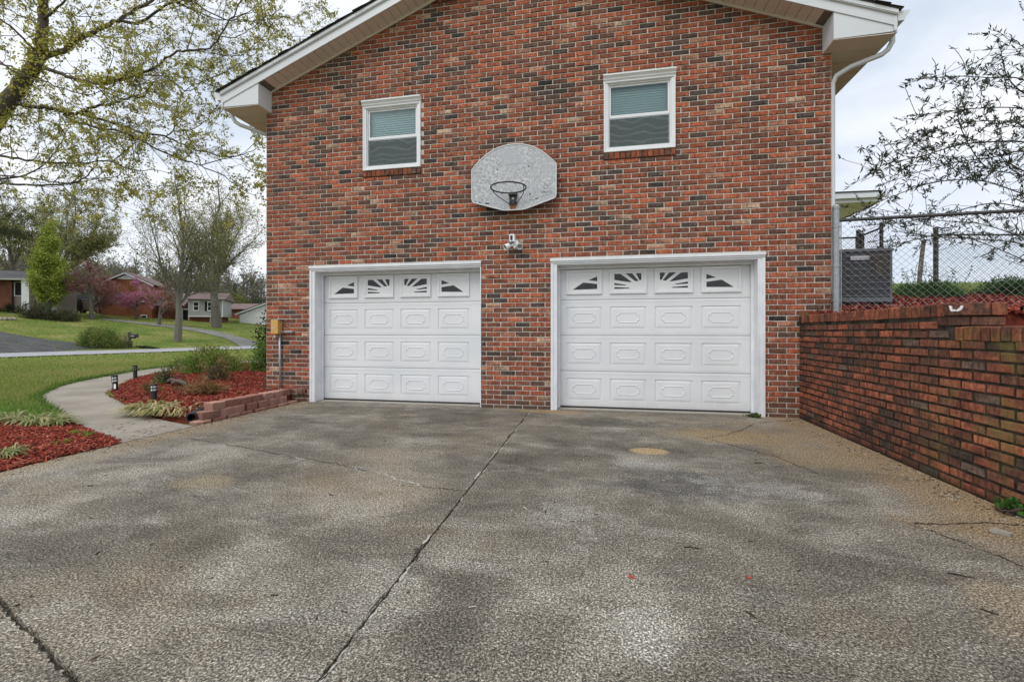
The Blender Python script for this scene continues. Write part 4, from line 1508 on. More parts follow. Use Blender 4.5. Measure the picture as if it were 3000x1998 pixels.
# ------------------------------------------------------------------ utility box and conduit
ub = thing('utility_box', 'tan metal utility box with grey conduit on the brick wall corner', 'utility box', (-5.0, 0, .2))
b0 = MB().bevbox(-5.065, -4.945, -.105, -.001, 1.045, 1.262, .005).build('box', 'tan', ub)
MB().bevbox(-5.068, -4.942, -.110, -.1055, 1.05, 1.257, .003).build('cover', 'tan', b0)
m = MB()
m.prism([(-5.045, 1.13), (-5.025, 1.15), (-5.005, 1.152), (-4.992, 1.162), (-4.992, 1.148), (-5.01, 1.132), (-5.03, 1.128)], 'y', -.1112, -.1102)
m.build('sticker', 'plate', b0)
MB().tube([(-4.965, -.035, 1.044), (-4.962, -.035, .6), (-4.945, -.035, .03)], .0165, 10).build('conduit', 'galv', ub, smooth=True)
MB().bevbox(-5.075, -4.92, -.10, -.0, 1.264, 1.269, .001).build('top_flashing', 'galv', ub)
ob = MB().bevbox(-4.875, -4.735, -.055, -.001, 1.058, 1.098, .008).build('cable_fitting', 'galv', ub)
MB().tube([(-4.944, -.04, 1.078), (-4.876, -.03, 1.078)], .010, 8).build('connector', 'galv', ub)
MB().bevbox(-5.06, -5.04, -.05, -.03, .985, 1.03, .004).build('white_cap', 'plastic_w', ub)

# ------------------------------------------------------------------ chain link fences
def chain_fence(name, label, p0, p1, zb0, zt0, zb1, zt1, dia_w, dia_h, wire, wm, pm, posts, rail_m, group=None, post_r=.028, extra=0.0):
    root = thing(name, label, 'fence', (*p0, zb0), group)
    a, b = Vector((*p0, 0)), Vector((*p1, 0))
    L = (b - a).length
    d = (b - a).normalized()
    P = lambda s, z: tuple(a + d * s + Vector((0, 0, z)))
    zb_ = lambda s: zb0 + (zb1 - zb0) * s / L
    zt_ = lambda s: zt0 + (zt1 - zt0) * s / L
    m = MB()
    H = zt0 - zb0
    n = int((L + H * dia_w / dia_h) / dia_w) + 2
    sl = dia_h / dia_w
    sg = []
    for i in range(-int(H / sl / dia_w) - 1, n):
        for sgn in (1, -1):
            s0 = i * dia_w
            pts = []
            st = 24
            for q in range(st + 1):
                f = q / st
                s = s0 + f * H / sl if sgn > 0 else s0 + H / sl - f * H / sl
                if 0.0 <= s <= L:
                    pts.append(P(s, zb_(s) + f * (zt_(s) - zb_(s))))
            for u, v in zip(pts, pts[1:]):
                sg.append((u, v, wire / 2, wire / 2))
    segs_to(m, sg, 3, (1, 1, 1))
    m.build('wire_mesh', wm, root)
    MB().tube([P(.0, zt_(0)), P(L, zt_(L))], .021, 8).build('top_rail', rail_m, root, smooth=True)
    for s, ext in posts:
        pb = MB()
        zt = zt_(s) + ext
        pb.lathe([(post_r, 0), (post_r, zt - zb_(s) + .06)], P(s, zb_(s) - .06), sides=12)
        po = pb.build('post', pm, root)
        MB().lathe([(post_r * 1.12, 0), (post_r * 1.12, .03), (post_r * .8, .05), (post_r * .3, .058)], P(s, zt), sides=12).build('post_cap', pm, po)
        for q in (.12, .5, .93):
            MB().lathe([(post_r * 1.18, -.011), (post_r * 1.18, .011)], P(s, zb_(s) + (zt_(s) - zb_(s)) * q), sides=12).build('clamp', pm, po)
    MB().tube([P(.055 + extra, zb_(0)), P(.055 + extra, zt_(0))], .006, 6).build('tension_bar', wm, root)
    return root


chain_fence('chain_link_fence', 'near galvanised chain link fence with thick end post at the house corner', (2.80, -.03), (6.2, -.03), 1.33, 2.445, 1.33, 2.49, .088, .080, .0036, 'galv', 'galv', [(0.0, .14)], 'galv_dull', post_r=.037)
chain_fence('chain_link_fence', 'dark chain link fence running right along the crest from a black post', (7.116, 5.298), (13.0, 6.5), 2.08, 3.20, 2.1, 3.2, .075, .07, .005, 'iron', 'iron', [(0.0, .12), (2.9, .04), (5.8, .04)], 'iron', 'dark fence runs on the crest', post_r=.045)
chain_fence('chain_link_fence', 'short dark chain link return running towards the house between two black posts', (5.50, 4.97), (5.55, 4.25), 2.05, 3.17, 1.98, 3.2, .075, .07, .005, 'iron', 'iron', [(.07, .0), (.68, .06)], 'iron', 'dark fence runs on the crest', post_r=.034)
chain_fence('chain_link_fence', 'dark chain link fence meeting the rear wing left of the short return', (5.46, 4.97), (2.9, 4.9), 2.05, 3.14, 2.05, 3.14, .075, .07, .005, 'iron', 'iron', [(0.0, .12)], 'iron', 'dark fence runs on the crest', post_r=.042)

# ------------------------------------------------------------------ air conditioner
ac = thing('air_conditioner', 'dark grey outdoor air conditioning unit behind the chain link fence', 'air conditioner', (3.33, .86, 1.42))
ax0, ax1, ay0, ay1, az0, az1 = 2.98, 3.695, .50, 1.215, 1.475, 2.175
b0 = MB().box(ax0 + .02, ax1 - .02, ay0 + .02, ay1 - .02, az0 + .01, az1 - .01).build('coil', 'ac_fin', ac)
m = MB()
for i in range(44):
    x_ = ax0 + .03 + i * (ax1 - ax0 - .06) / 43
    m.box(x_ - .0024, x_ + .0024, ay0 + .006, ay0 + .0195, az0 + .06, az1 - .05)
for i in range(44):
    y_ = ay0 + .03 + i * (ay1 - ay0 - .06) / 43
    m.box(ax1 - .0195, ax1 - .006, y_ - .003, y_ + .003, az0 + .06, az1 - .05)
    m.box(ax0 + .006, ax0 + .0195, y_ - .003, y_ + .003, az0 + .06, az1 - .05)
m.build('louvers', 'ac', ac, kind='stuff')
for i in range(7):
    zc = az0 + .08 + i * .088
    MB().box(ax0 + .02, ax1 - .02, ay0 + .001, ay0 + .0055, zc - .006, zc + .006).box(ax1 - .0055, ax1 - .001, ay0 + .02, ay1 - .02, zc - .006, zc + .006).build('grille_bar', 'ac', ac)
for x_, y_ in ((ax0, ay0), (ax1 - .03, ay0), (ax0, ay1 - .03), (ax1 - .03, ay1 - .03)):
    MB().bevbox(x_, x_ + .03, y_ - .001, y_ + .03, az0 + .0, az1 - .04, .004).build('corner_post', 'ac', ac)
MB().bevbox(ax0 - .006, ax1 + .006, ay0 - .008, ay1 + .006, az1 - .045, az1, .008).build('top_cover', 'ac', ac)
MB().bevbox(ax0 - .002, ax1 + .002, ay0 - .004, ay1 + .002, az0 - .005, az0 + .055, .006).build('base_pan', 'ac', ac)
np_ = MB().bevbox(3.205, 3.425, ay0 - .012, ay0 - .001, 2.025, 2.078, .003).build('nameplate', 'plate', ac)
MB().tube([(3.215 + i * .0125, ay0 - .0135, 2.048 + .008 * math.sin(i * 1.25)) for i in range(17)], .0025, 4).build('script_mark', 'ac', np_)
for x_ in (3.02, 3.25, 3.48, 3.62):
    MB().bevbox(x_, x_ + .06, ay0 + .02, ay0 + .08, 1.425, 1.47, .004).build('foot', 'black', ac)
MB().bevbox(2.92, 3.78, .38, 1.30, 1.33, 1.424, .01).build('pad', 'concrete_pale', ac)
rv = random.Random(3)
rs0 = np.random.default_rng(3)
m = MB()
sg, lp_ = [], []
for i in range(26):
    p = Vector((3.50 + rv.gauss(0, .03), .445, 2.02 + rv.gauss(0, .02)))
    d = Vector((rv.gauss(0, 1), rv.uniform(-.3, .05), rv.gauss(-.1, .7))).normalized()
    for q in range(5):
        p2 = p + d * .035
        p2.y = min(p2.y, .478)
        sg.append((p, p2, .002, .0016))
        d = (d + Vector((rv.gauss(0, .3), rv.gauss(0, .1), rv.gauss(-.12, .3)))).normalized()
        p = p2
        lp_.append((p, d))
segs_to(m, sg, 3, (.17, .13, .07))
leaves_to(m, [q[0] for q in lp_], [q[1] for q in lp_], .035, .009, (.20, .165, .085), rs0)
m.build('dried_vine', 'bark', origin=(3.5, .45, 2.02), label='clump of dried vine caught in the fence in front of the air conditioner', category='vine')

# ------------------------------------------------------------------ planting: generators
def rnd_dir(rng, base, spread):
    v = Vector(base) + Vector((rng.gauss(0, 1), rng.gauss(0, 1), rng.gauss(0, 1))) * spread
    return v.normalized()


def grow(segs, tips, p, d, L, r, lvl, rng, prm):
    """Recursive limb: segs gets (p0,p1,r0,r1); tips gets (point, direction, level) along the finest twigs."""
    n = prm['n'][lvl]
    step = L / n
    kids = prm['kids'][lvl]
    r_end = r * prm['taper'][lvl]
    rr_ = r
    for i in range(n):
        d = (d + Vector((rng.gauss(0, 1), rng.gauss(0, 1), rng.gauss(0, 1))) * prm['wig'][lvl] + Vector((0, 0, prm['up'][lvl]))).normalized()
        p2 = p + d * step
        r2 = r + (r_end - r) * (i + 1) / n
        segs.append((p, p2, rr_, r2))
        rr_ = r2
        p = p2
        f = (i + 1) / n
        if lvl + 1 < len(prm['n']) and f >= prm['start'][lvl]:
            nk = kids / (n * (1 - prm['start'][lvl]) + 1e-6)
            nk = int(nk) + (rng.random() < nk - int(nk))
            for _ in range(nk):
                ax = rnd_dir(rng, (0, 0, 0), 1)
                ax = (ax - d * ax.dot(d)).normalized()
                a = prm['ang'][lvl] * rng.uniform(.7, 1.25)
                nd = (d * math.cos(a) + ax * math.sin(a)).normalized()
                grow(segs, tips, p, nd, L * prm['ratio'][lvl] * rng.uniform(.7, 1.2) * (1.15 - prm.get('tap', .45) * f), max(r2 * prm['rr'][lvl], prm['rmin']), lvl + 1, rng, prm)
        if lvl == len(prm['n']) - 1:
            tips.append((p.copy(), d.copy()))
    if lvl + 1 < len(prm['n']):
        grow(segs, tips, p, d, L * prm['ratio'][lvl] * .9, max(r_end, prm['rmin']), lvl + 1, rng, prm)


def sc_prm(**k):
    b = dict(n=[4, 6, 5, 4, 3], kids=[7, 9, 6, 4, 0], start=[.45, .25, .2, .2, 0], ang=[.5, .6, .65, .7, 0], ratio=[.75, .42, .45, .5, .5], rr=[.55, .5, .5, .6, .6],
             taper=[.6, .3, .35, .4, .5], wig=[.05, .09, .13, .18, .2], up=[.05, .05, .04, .02, 0], rmin=.006)
    b.update(k)
    return b


def tree(name, label, cat, base, H, trunk_r, seed, prm, bark=(.11, .095, .08), leaf=None, group=None, lean=(0, 0, 1), L0=None):
    rng = random.Random(seed)
    rs = np.random.default_rng(seed)
    root = thing(name, label, cat, base, group)
    segs, tips = [], []
    grow(segs, tips, Vector(base) - Vector((0, 0, .15)), Vector(lean).normalized(), L0 or H * .3, trunk_r, 0, rng, prm)
    top = max(s[1].z for s in segs) - base[2]
    k = H / top
    b = Vector(base)
    f = lambda p: b + (p - b) * k
    segs = [(f(s[0]), f(s[1]), s[2], s[3]) for s in segs]
    tips = [(f(p), d) for p, d in tips]
    big = [s for s in segs if s[2] > .05]
    small = [s for s in segs if s[2] <= .05]
    m = MB()
    segs_to(m, big, 7, bark)
    m.build('trunk', 'bark', root)
    m = MB()
    segs_to(m, small, 3, tuple(x_ * .75 for x_ in bark))
    m.build('branches', 'bark', root, kind=None)
    if leaf and tips:
        P = np.array([t_[0] for t_ in tips])
        D = np.array([t_[1] for t_ in tips])
        if leaf.get('keep'):
            sel = rs.random(len(P)) < leaf['keep']
            P, D = P[sel], D[sel]
        rep = leaf['n']
        P = np.repeat(P, rep, 0) + rs.normal(0, leaf['j'], (len(P) * rep, 3))
        D = np.repeat(D, rep, 0) + rs.normal(0, .8, (len(D) * rep, 3))
        c = pick_cols(rs, len(P), leaf['pal'])
        m = MB()
        leaves_to(m, P, D, leaf['s'] * rs.uniform(.6, 1.3, len(P)), leaf['s'] * leaf.get('w', .7), c, rs)
        m.build('crown', leaf.get('m', 'leaf'), root)
    return root


def leaf_mound(name, label, cat, c, rx, ry, rz, n, size, pal, seed, stems=40, wid=.45, m_='leaf', upw=.5, group=None, shell=.55, stemcol=(.09, .07, .055), nstem_leaf=True):
    """A bush: stems fanning out of the base and leaves filling an uneven dome of clumps."""
    rs = np.random.default_rng(seed)
    rng = random.Random(seed)
    root = thing(name, label, cat, c, group)
    sg = []
    for i in range(stems):
        th, ph = rng.uniform(0, 6.283), rng.uniform(.1, 1.35)
        d = Vector((math.cos(th) * math.sin(ph) * rx, math.sin(th) * math.sin(ph) * ry, math.cos(ph) * rz)) * rng.uniform(.75, 1.05)
        p = Vector(c) + Vector((rng.gauss(0, rx * .08), rng.gauss(0, ry * .08), -.02))
        k = 4
        for q in range(k):
            p2 = Vector(c) + d * ((q + 1) / k) + Vector((rng.gauss(0, .03), rng.gauss(0, .03), rng.gauss(0, .02)))
            sg.append((p, p2, .008 * (1 - q / k) + .003, .008 * (1 - (q + 1) / k) + .003))
            p = p2
    m = MB()
    segs_to(m, sg, 4, stemcol)
    m.build('stems', 'bark', root)
    nc = max(8, n // 45)
    th = rs.uniform(0, 2 * np.pi, nc)
    cz = rs.uniform(0.02, 1, nc)
    rad = rs.uniform(shell, 1.0, nc) * rs.uniform(.85, 1.1, nc)
    s_ = np.sqrt(1 - cz ** 2)
    CC = np.stack([np.cos(th) * s_ * rad * rx, np.sin(th) * s_ * rad * ry, cz * rad * rz], 1)
    idx = rs.integers(0, nc, n)
    spread = np.array([rx, ry, rz]) * .13
    P = CC[idx] + rs.normal(0, 1, (n, 3)) * spread
    P[:, 2] = np.maximum(P[:, 2], .01)
    D = P / np.array([rx, ry, rz]) + rs.normal(0, .7, (n, 3))
    D[:, 2] += upw
    col = pick_cols(rs, nc, pal, .2)[idx] * rs.uniform(.8, 1.2, (n, 1))
    m = MB()
    leaves_to(m, P + np.array(c), D, size * rs.uniform(.6, 1.3, n), size * wid, col, rs)
    m.build('foliage', m_, root)
    return root


# ------------------------------------------------------------------ the maple in the front yard
LIMBS = [[[-14.4,0.98,2.91,0.3],[-13.87,1.09,4.2,0.28],[-13.39,1.18,5.22,0.261],[-12.94,1.27,5.85,0.241],[-12.66,1.33,6.28,0.222],[-12.38,1.38,6.65,0.202],[-12.16,1.43,6.97,0.183],[-12.06,1.45,7.25,0.164],[-12.03,1.45,7.62,0.144],[-12.02,1.46,8.05,0.125],[-11.98,1.47,8.56,0.105],[-11.88,1.48,9.19,0.086]],[[-12.02,1.46,6.85,0.06],[-11.61,1.48,6.7,0.056],[-11.24,1.49,6.55,0.053],[-10.89,1.5,6.44,0.049],[-10.49,1.51,6.37,0.046],[-10.1,1.53,6.42,0.042],[-9.63,1.56,6.5,0.039],[-9.22,1.58,6.59,0.035],[-8.93,1.58,6.76,0.032],[-8.52,1.59,6.87,0.029],[-8.02,1.63,6.88,0.025],[-7.68,1.64,7.1,0.022],[-7.42,1.63,7.4,0.019],[-7.17,1.61,7.7,0.016]],[[-12.05,1.45,7.08,0.089],[-11.82,1.69,7.34,0.083],[-11.77,1.89,7.66,0.078],[-11.66,2.1,7.96,0.072],[-11.51,2.32,8.25,0.066],[-11.4,2.54,8.52,0.06],[-11.28,2.75,8.84,0.053],[-10.97,3.01,9.27,0.046],[-10.54,3.28,9.72,0.039]],[[-11.4,2.6,8.56,0.053],[-10.93,2.62,8.45,0.047],[-10.47,2.64,8.62,0.041],[-10.06,2.65,8.78,0.035],[-9.52,2.69,8.84,0.029],[-9.01,2.72,8.53,0.023],[-8.5,2.75,8.27,0.018],[-8.0,2.77,8.37,0.012]],[[-12.58,1.34,6.08,0.066],[-12.41,1.47,6.05,0.061],[-12.09,1.62,6.05,0.056],[-11.85,1.76,5.99,0.051],[-11.66,1.89,6.02,0.046],[-11.41,2.03,6.21,0.04],[-11.04,2.2,6.35,0.035],[-10.77,2.34,6.51,0.03],[-10.56,2.47,6.6,0.024],[-10.44,2.59,6.94,0.019]],[[-12.03,1.86,6.01,0.045],[-11.72,1.82,5.82,0.041],[-11.2,1.82,5.66,0.037],[-10.53,1.86,5.5,0.033],[-10.0,1.86,5.31,0.029],[-9.49,1.86,5.04,0.025],[-8.84,1.89,4.75,0.022],[-8.4,1.88,4.6,0.018],[-7.91,1.87,4.4,0.015],[-7.43,1.87,4.09,0.011],[-7.01,1.85,3.87,0.008]],[[-11.66,1.94,6.03,0.045],[-11.32,2.13,5.95,0.041],[-10.95,2.33,5.86,0.037],[-10.62,2.52,5.76,0.034],[-10.25,2.72,5.73,0.03],[-9.94,2.91,5.58,0.026],[-9.58,3.1,5.49,0.022],[-9.15,3.31,5.37,0.018],[-8.67,3.53,5.54,0.014],[-8.48,3.7,5.71,0.01]],[[-10.15,2.65,5.69,0.025],[-10.1,2.79,5.89,0.021],[-10.13,2.91,6.42,0.017],[-10.15,3.03,6.83,0.014],[-9.94,3.2,7.21,0.01]],[[-10.06,2.77,5.86,0.019],[-9.88,3.03,5.98,0.016],[-9.73,3.29,6.27,0.014],[-9.63,3.54,6.74,0.011],[-9.59,3.78,7.15,0.008]],[[-8.66,2.13,4.71,0.017],[-8.07,2.11,4.8,0.014],[-7.56,2.08,4.86,0.01],[-7.16,2.02,5.06,0.007]],[[-14.7,1.94,5.36,0.047],[-13.98,1.88,5.22,0.041],[-13.13,1.85,5.06,0.035],[-12.35,1.8,4.91,0.03],[-11.49,1.77,4.84,0.025],[-10.54,1.75,4.8,0.019],[-9.94,1.67,4.55,0.014],[-9.25,1.6,4.48,0.01]],[[-10.54,1.75,4.8,0.017],[-10.13,1.68,4.94,0.014],[-9.73,1.61,5.1,0.012],[-9.29,1.55,5.01,0.009],[-8.8,1.49,4.97,0.007]],[[-12.83,0.89,4.21,0.038],[-12.34,0.92,4.16,0.034],[-11.72,0.97,4.12,0.03],[-10.98,1.05,4.1,0.026],[-10.51,1.08,4.15,0.021],[-10.2,1.07,4.31,0.017],[-10.0,1.05,4.47,0.013]],[[-10.37,1.07,4.19,0.013],[-9.73,1.13,4.19,0.011],[-9.4,1.13,4.25,0.008],[-9.0,1.14,4.04,0.005]],[[-10.79,0.99,4.06,0.016],[-10.47,0.95,3.81,0.013],[-10.05,0.94,3.62,0.011],[-9.63,0.92,3.52,0.009],[-9.33,0.88,3.42,0.006]],[[-13.98,1.88,4.69,0.031],[-13.62,2.1,4.82,0.027],[-13.19,2.34,5.24,0.023],[-13.08,2.52,5.77,0.019],[-13.02,2.68,6.29,0.015]],[[-12.81,1.2,4.46,0.023],[-12.18,1.26,4.4,0.019],[-11.47,1.33,4.26,0.015],[-10.93,1.37,4.24,0.011]],[[-12.17,0.61,6.65,0.029],[-11.78,0.59,6.45,0.025],[-11.32,0.58,6.17,0.022],[-10.7,0.6,5.96,0.018],[-10.16,0.61,5.73,0.015],[-9.56,0.63,5.6,0.012],[-9.2,0.59,5.63,0.009]],[[-12.41,2.2,8.19,0.022],[-12.16,2.41,8.22,0.019],[-11.9,2.62,8.24,0.017],[-11.6,2.85,8.33,0.014],[-11.28,3.07,8.57,0.011],[-10.95,3.3,8.93,0.008]],[[-10.4,2.19,6.92,0.021],[-10.1,2.56,7.06,0.018],[-9.71,2.94,7.18,0.016],[-9.56,3.28,7.18,0.013],[-9.43,3.61,7.27,0.01]],[[-9.69,2.13,6.85,0.017],[-9.53,2.3,6.69,0.016],[-9.37,2.48,6.59,0.014],[-9.17,2.66,6.85,0.012],[-9.05,2.83,7.29,0.01],[-9.1,2.96,7.68,0.008]],[[-9.03,2.16,7.28,0.017],[-9.15,2.41,7.83,0.014],[-9.21,2.67,8.43,0.011],[-9.29,2.92,9.05,0.008]],[[-7.88,1.88,7.28,0.016],[-7.71,2.07,7.35,0.014],[-7.55,2.25,7.61,0.011],[-7.24,2.47,8.0,0.009],[-7.06,2.66,8.31,0.006]],[[-9.44,2.79,6.91,0.019],[-8.97,3.05,7.28,0.016],[-8.63,3.28,7.63,0.014],[-8.41,3.49,7.98,0.012],[-8.14,3.7,8.4,0.009],[-7.74,3.95,8.57,0.007]],[[-8.35,2.4,7.23,0.015],[-8.04,2.61,7.35,0.013],[-7.71,2.83,7.8,0.01],[-7.46,3.03,8.35,0.008],[-7.14,3.25,8.52,0.006]],[[-10.23,2.84,9.06,0.025],[-9.46,2.74,8.64,0.021],[-8.59,2.65,8.22,0.016],[-7.81,2.56,8.25,0.012],[-7.2,2.42,8.28,0.009]],[[-12.05,1.45,7.14,0.043],[-12.09,1.2,7.25,0.033],[-12.13,0.96,7.45,0.025],[-12.3,0.69,7.59,0.016]],[[-12.03,1.45,7.62,0.029],[-12.76,1.72,8.15,0.024],[-13.59,1.96,8.58,0.019],[-14.5,2.18,9.02,0.013]],[[-12.38,1.38,6.65,0.037],[-13.0,1.53,7.01,0.031],[-13.63,1.68,7.22,0.025],[-14.58,1.76,7.5,0.019]],[[-12.02,1.46,7.91,0.043],[-11.1,1.13,7.81,0.03],[-10.24,0.79,7.76,0.018]],[[-11.53,2.06,7.8,0.013],[-10.85,1.96,7.3,0.011],[-10.23,1.85,6.93,0.009],[-9.67,1.73,6.65,0.007]],[[-10.56,1.75,6.37,0.02],[-9.91,1.64,6.13,0.015],[-9.32,1.52,5.96,0.011],[-8.81,1.39,5.62,0.007]],[[-10.87,1.58,6.45,0.014],[-10.82,1.34,6.54,0.01],[-10.75,1.1,6.56,0.007]],[[-12.3,0.89,5.26,0.014],[-12.37,0.81,5.02,0.011],[-11.86,0.84,5.2,0.008],[-12.04,0.74,5.33,0.005]]]
rng = random.Random(77)
rs = np.random.default_rng(77)
LIMBS[0] = [[-15.0, .9, -.05, .36], [-14.7, .93, 1.4, .32]] + LIMBS[0]
maple = thing('maple_tree', 'large budding maple with yellow green leaves arching beside the house', 'tree', (-15.0, .9, 0))
mt_, mbr, lf = MB(), [], []
for li, limb in enumerate(LIMBS):
    pts = [Vector(q[:3]) for q in limb]
    rd = [q[3] * .68 for q in limb]
    P_, R_ = [], []
    for i in range(len(pts) - 1):
        p0, p1, p2, p3 = pts[max(0, i - 1)], pts[i], pts[i + 1], pts[min(len(pts) - 1, i + 2)]
        for k in range(4):
            t_ = k / 4
            P_.append(0.5 * (2 * p1 + (p2 - p0) * t_ + (2 * p0 - 5 * p1 + 4 * p2 - p3) * t_ ** 2 + (3 * p1 - p0 - 3 * p2 + p3) * t_ ** 3) + (Vector((rng.gauss(0, .012), rng.gauss(0, .012), rng.gauss(0, .012))) if i else Vector((0, 0, 0))))
            R_.append(rd[i] + (rd[i + 1] - rd[i]) * t_)
    P_.append(pts[-1])
    R_.append(rd[-1])
    mt_.tube(P_, R_, 10 if li < 6 else 6, (.105, .088, .070) if li < 3 else (.085, .072, .058))
    # side shoots
    prm = dict(n=[6, 4, 3], kids=[5, 3, 0], start=[.2, .15, 0], ang=[.65, .7, 0], ratio=[.5, .5, .5], rr=[.6, .65, 1], taper=[.35, .5, .6], wig=[.16, .2, .2], up=[.03, .03, .03], rmin=.0035)
    acc = 0
    for i in range(1, len(P_)):
        acc += (P_[i] - P_[i - 1]).length
        step = .34 if li else .8
        if (li == 0 and P_[i].z < 5.0) or R_[i] > .14 and li == 0 and P_[i].z < 5.6:
            continue
        while acc > step:
            acc -= step
            dr = (P_[i] - P_[i - 1]).normalized()
            ax = rnd_dir(rng, (0, 0, .12), 1)
            ax = (ax - dr * ax.dot(dr)).normalized()
            a = rng.uniform(.5, 1.1)
            L_ = rng.uniform(.45, 1.25) * (1 if li else .8)
            sg_, tp_ = [], []
            grow(sg_, tp_, P_[i], (dr * math.cos(a) + ax * math.sin(a)).normalized(), L_, min(R_[i] * .5, .013), 0, rng, prm)
            mbr += sg_
            lf += tp_
    sg_, tp_ = [], []
    grow(sg_, tp_, P_[-1], (P_[-1] - P_[-2]).normalized(), .7, min(R_[-1], .012), 0, rng, prm)
    mbr += sg_
    lf += tp_
mt_.build('trunk', 'bark', maple, smooth=True)
m = MB()
segs_to(m, mbr, 3, (.07, .058, .048))
m.build('twigs', 'bark', maple)
lf = [q for i, q in enumerate(lf) if rng.random() < .23]
lf = [q for q in lf if not (q[0].x > -5.6 and q[0].y < .0)]
P = np.array([q[0] for q in lf])
rep = 6
n = len(P)
Pn = np.repeat(P, rep, 0) + rs.normal(0, .028, (n * rep, 3))
Dn = rs.normal(0, .7, (n * rep, 3))
Dn[:, 2] -= .55
cl = np.repeat(pick_cols(rs, n, [(.46, .44, .10), (.38, .38, .08), (.52, .47, .13), (.32, .33, .075), (.42, .37, .11)], .2), rep, 0)
m = MB()
leaves_to(m, Pn, Dn, .052 * rs.uniform(.55, 1.35, n * rep), .038, cl, rs)
# tufts of leaf straight on the trunk and big limbs
tp = []
for li, lo, hi, cnt in ((0, 3, 13, 60), (2, 0, 4, 22), (1, 2, 6, 26), (4, 3, 6, 8)):
    for _ in range(cnt):
        s = rng.uniform(lo, min(hi, len(LIMBS[li]) - 1.01))
        i = int(s)
        q = Vector(LIMBS[li][i][:3]).lerp(Vector(LIMBS[li][i + 1][:3]), s - i)
        if q.z < 5.9 and li == 0 and rng.random() < .7:
            continue
        tp += [q + rnd_dir(rng, (.2, -.5, 0), .7) * (LIMBS[li][i][3] * .68 + rng.uniform(0, .14))] * 22
tp = np.array(tp) + rs.normal(0, .07, (len(tp), 3))
D = rs.normal(0, .7, (len(tp), 3))
D[:, 2] -= .4
leaves_to(m, tp, D, .065 * rs.uniform(.6, 1.3, len(tp)), .05, pick_cols(rs, len(tp), [(.48, .45, .09), (.42, .40, .08), (.54, .48, .12)], .2), rs)
m.build('crown', 'leaf', maple)

# ------------------------------------------------------------------ butterfly bush behind the near fence
STEMS = [[[5.49,0.48,3.8],[4.91,0.21,4.07],[4.39,-0.04,4.02],[3.89,-0.3,3.95],[3.31,-0.57,3.83]],[[5.39,0.36,3.5],[4.89,0.18,3.71],[4.3,-0.01,3.69],[3.85,-0.18,3.61],[3.48,-0.33,3.54]],[[5.3,0.24,3.19],[4.79,0.05,3.28],[4.34,-0.12,3.25],[3.89,-0.3,3.17],[3.45,-0.47,3.02],[3.03,-0.64,2.91],[2.84,-0.76,2.8]],[[5.69,0.73,3.23],[5.17,0.56,3.34],[4.71,0.41,3.24],[4.24,0.25,3.16],[3.79,0.1,3.03],[3.34,-0.05,2.87]],[[5.49,0.48,2.6],[5.1,0.47,2.78],[4.6,0.43,2.97],[4.08,0.38,2.96],[3.55,0.34,2.78],[3.36,0.36,2.68]],[[5.79,0.85,3.15],[5.37,0.83,3.74],[5.08,0.83,3.85],[4.68,0.81,3.85],[4.34,0.8,3.76],[4.26,0.85,3.75]],[[5.49,0.48,3.74],[5.07,0.43,4.01],[4.89,0.43,4.26],[4.84,0.45,4.62]],[[5.39,0.36,4.11],[5.08,0.2,4.27],[4.83,0.05,4.34],[4.59,-0.11,4.36]],[[5.98,1.09,2.91],[5.53,1.04,3.17],[5.06,0.99,3.31],[4.79,0.98,3.79],[4.76,1.01,4.12],[4.94,1.09,4.58]],[[5.59,0.61,2.94],[5.11,0.47,3.06],[4.79,0.36,3.16],[4.49,0.26,2.92],[4.02,0.13,3.13],[3.69,0.02,3.34]],[[5.75,0.84,2.01],[5.4,0.87,2.3],[4.91,0.88,2.52],[4.45,0.89,2.59],[3.65,0.83,2.78]],[[5.65,0.72,1.69],[5.31,0.75,2.0],[4.53,0.7,2.34],[3.93,0.68,2.27],[3.68,0.73,2.15]],[[5.84,0.96,1.85],[5.54,1.05,2.24],[4.98,1.1,2.36],[4.39,1.13,2.44],[3.82,1.17,2.72]],[[5.79,0.85,2.56],[5.4,0.87,2.7],[5.05,0.91,2.79],[4.53,0.9,2.67],[4.14,0.93,2.6],[3.58,0.92,2.56]]]
rng = random.Random(31)
rs = np.random.default_rng(31)
bush = thing('butterfly_bush', 'tall straggly shrub with dark narrow leaves leaning over the chain link fence', 'shrub', (6.3, .75, 1.42))
sg, lv, heads = [], [], []
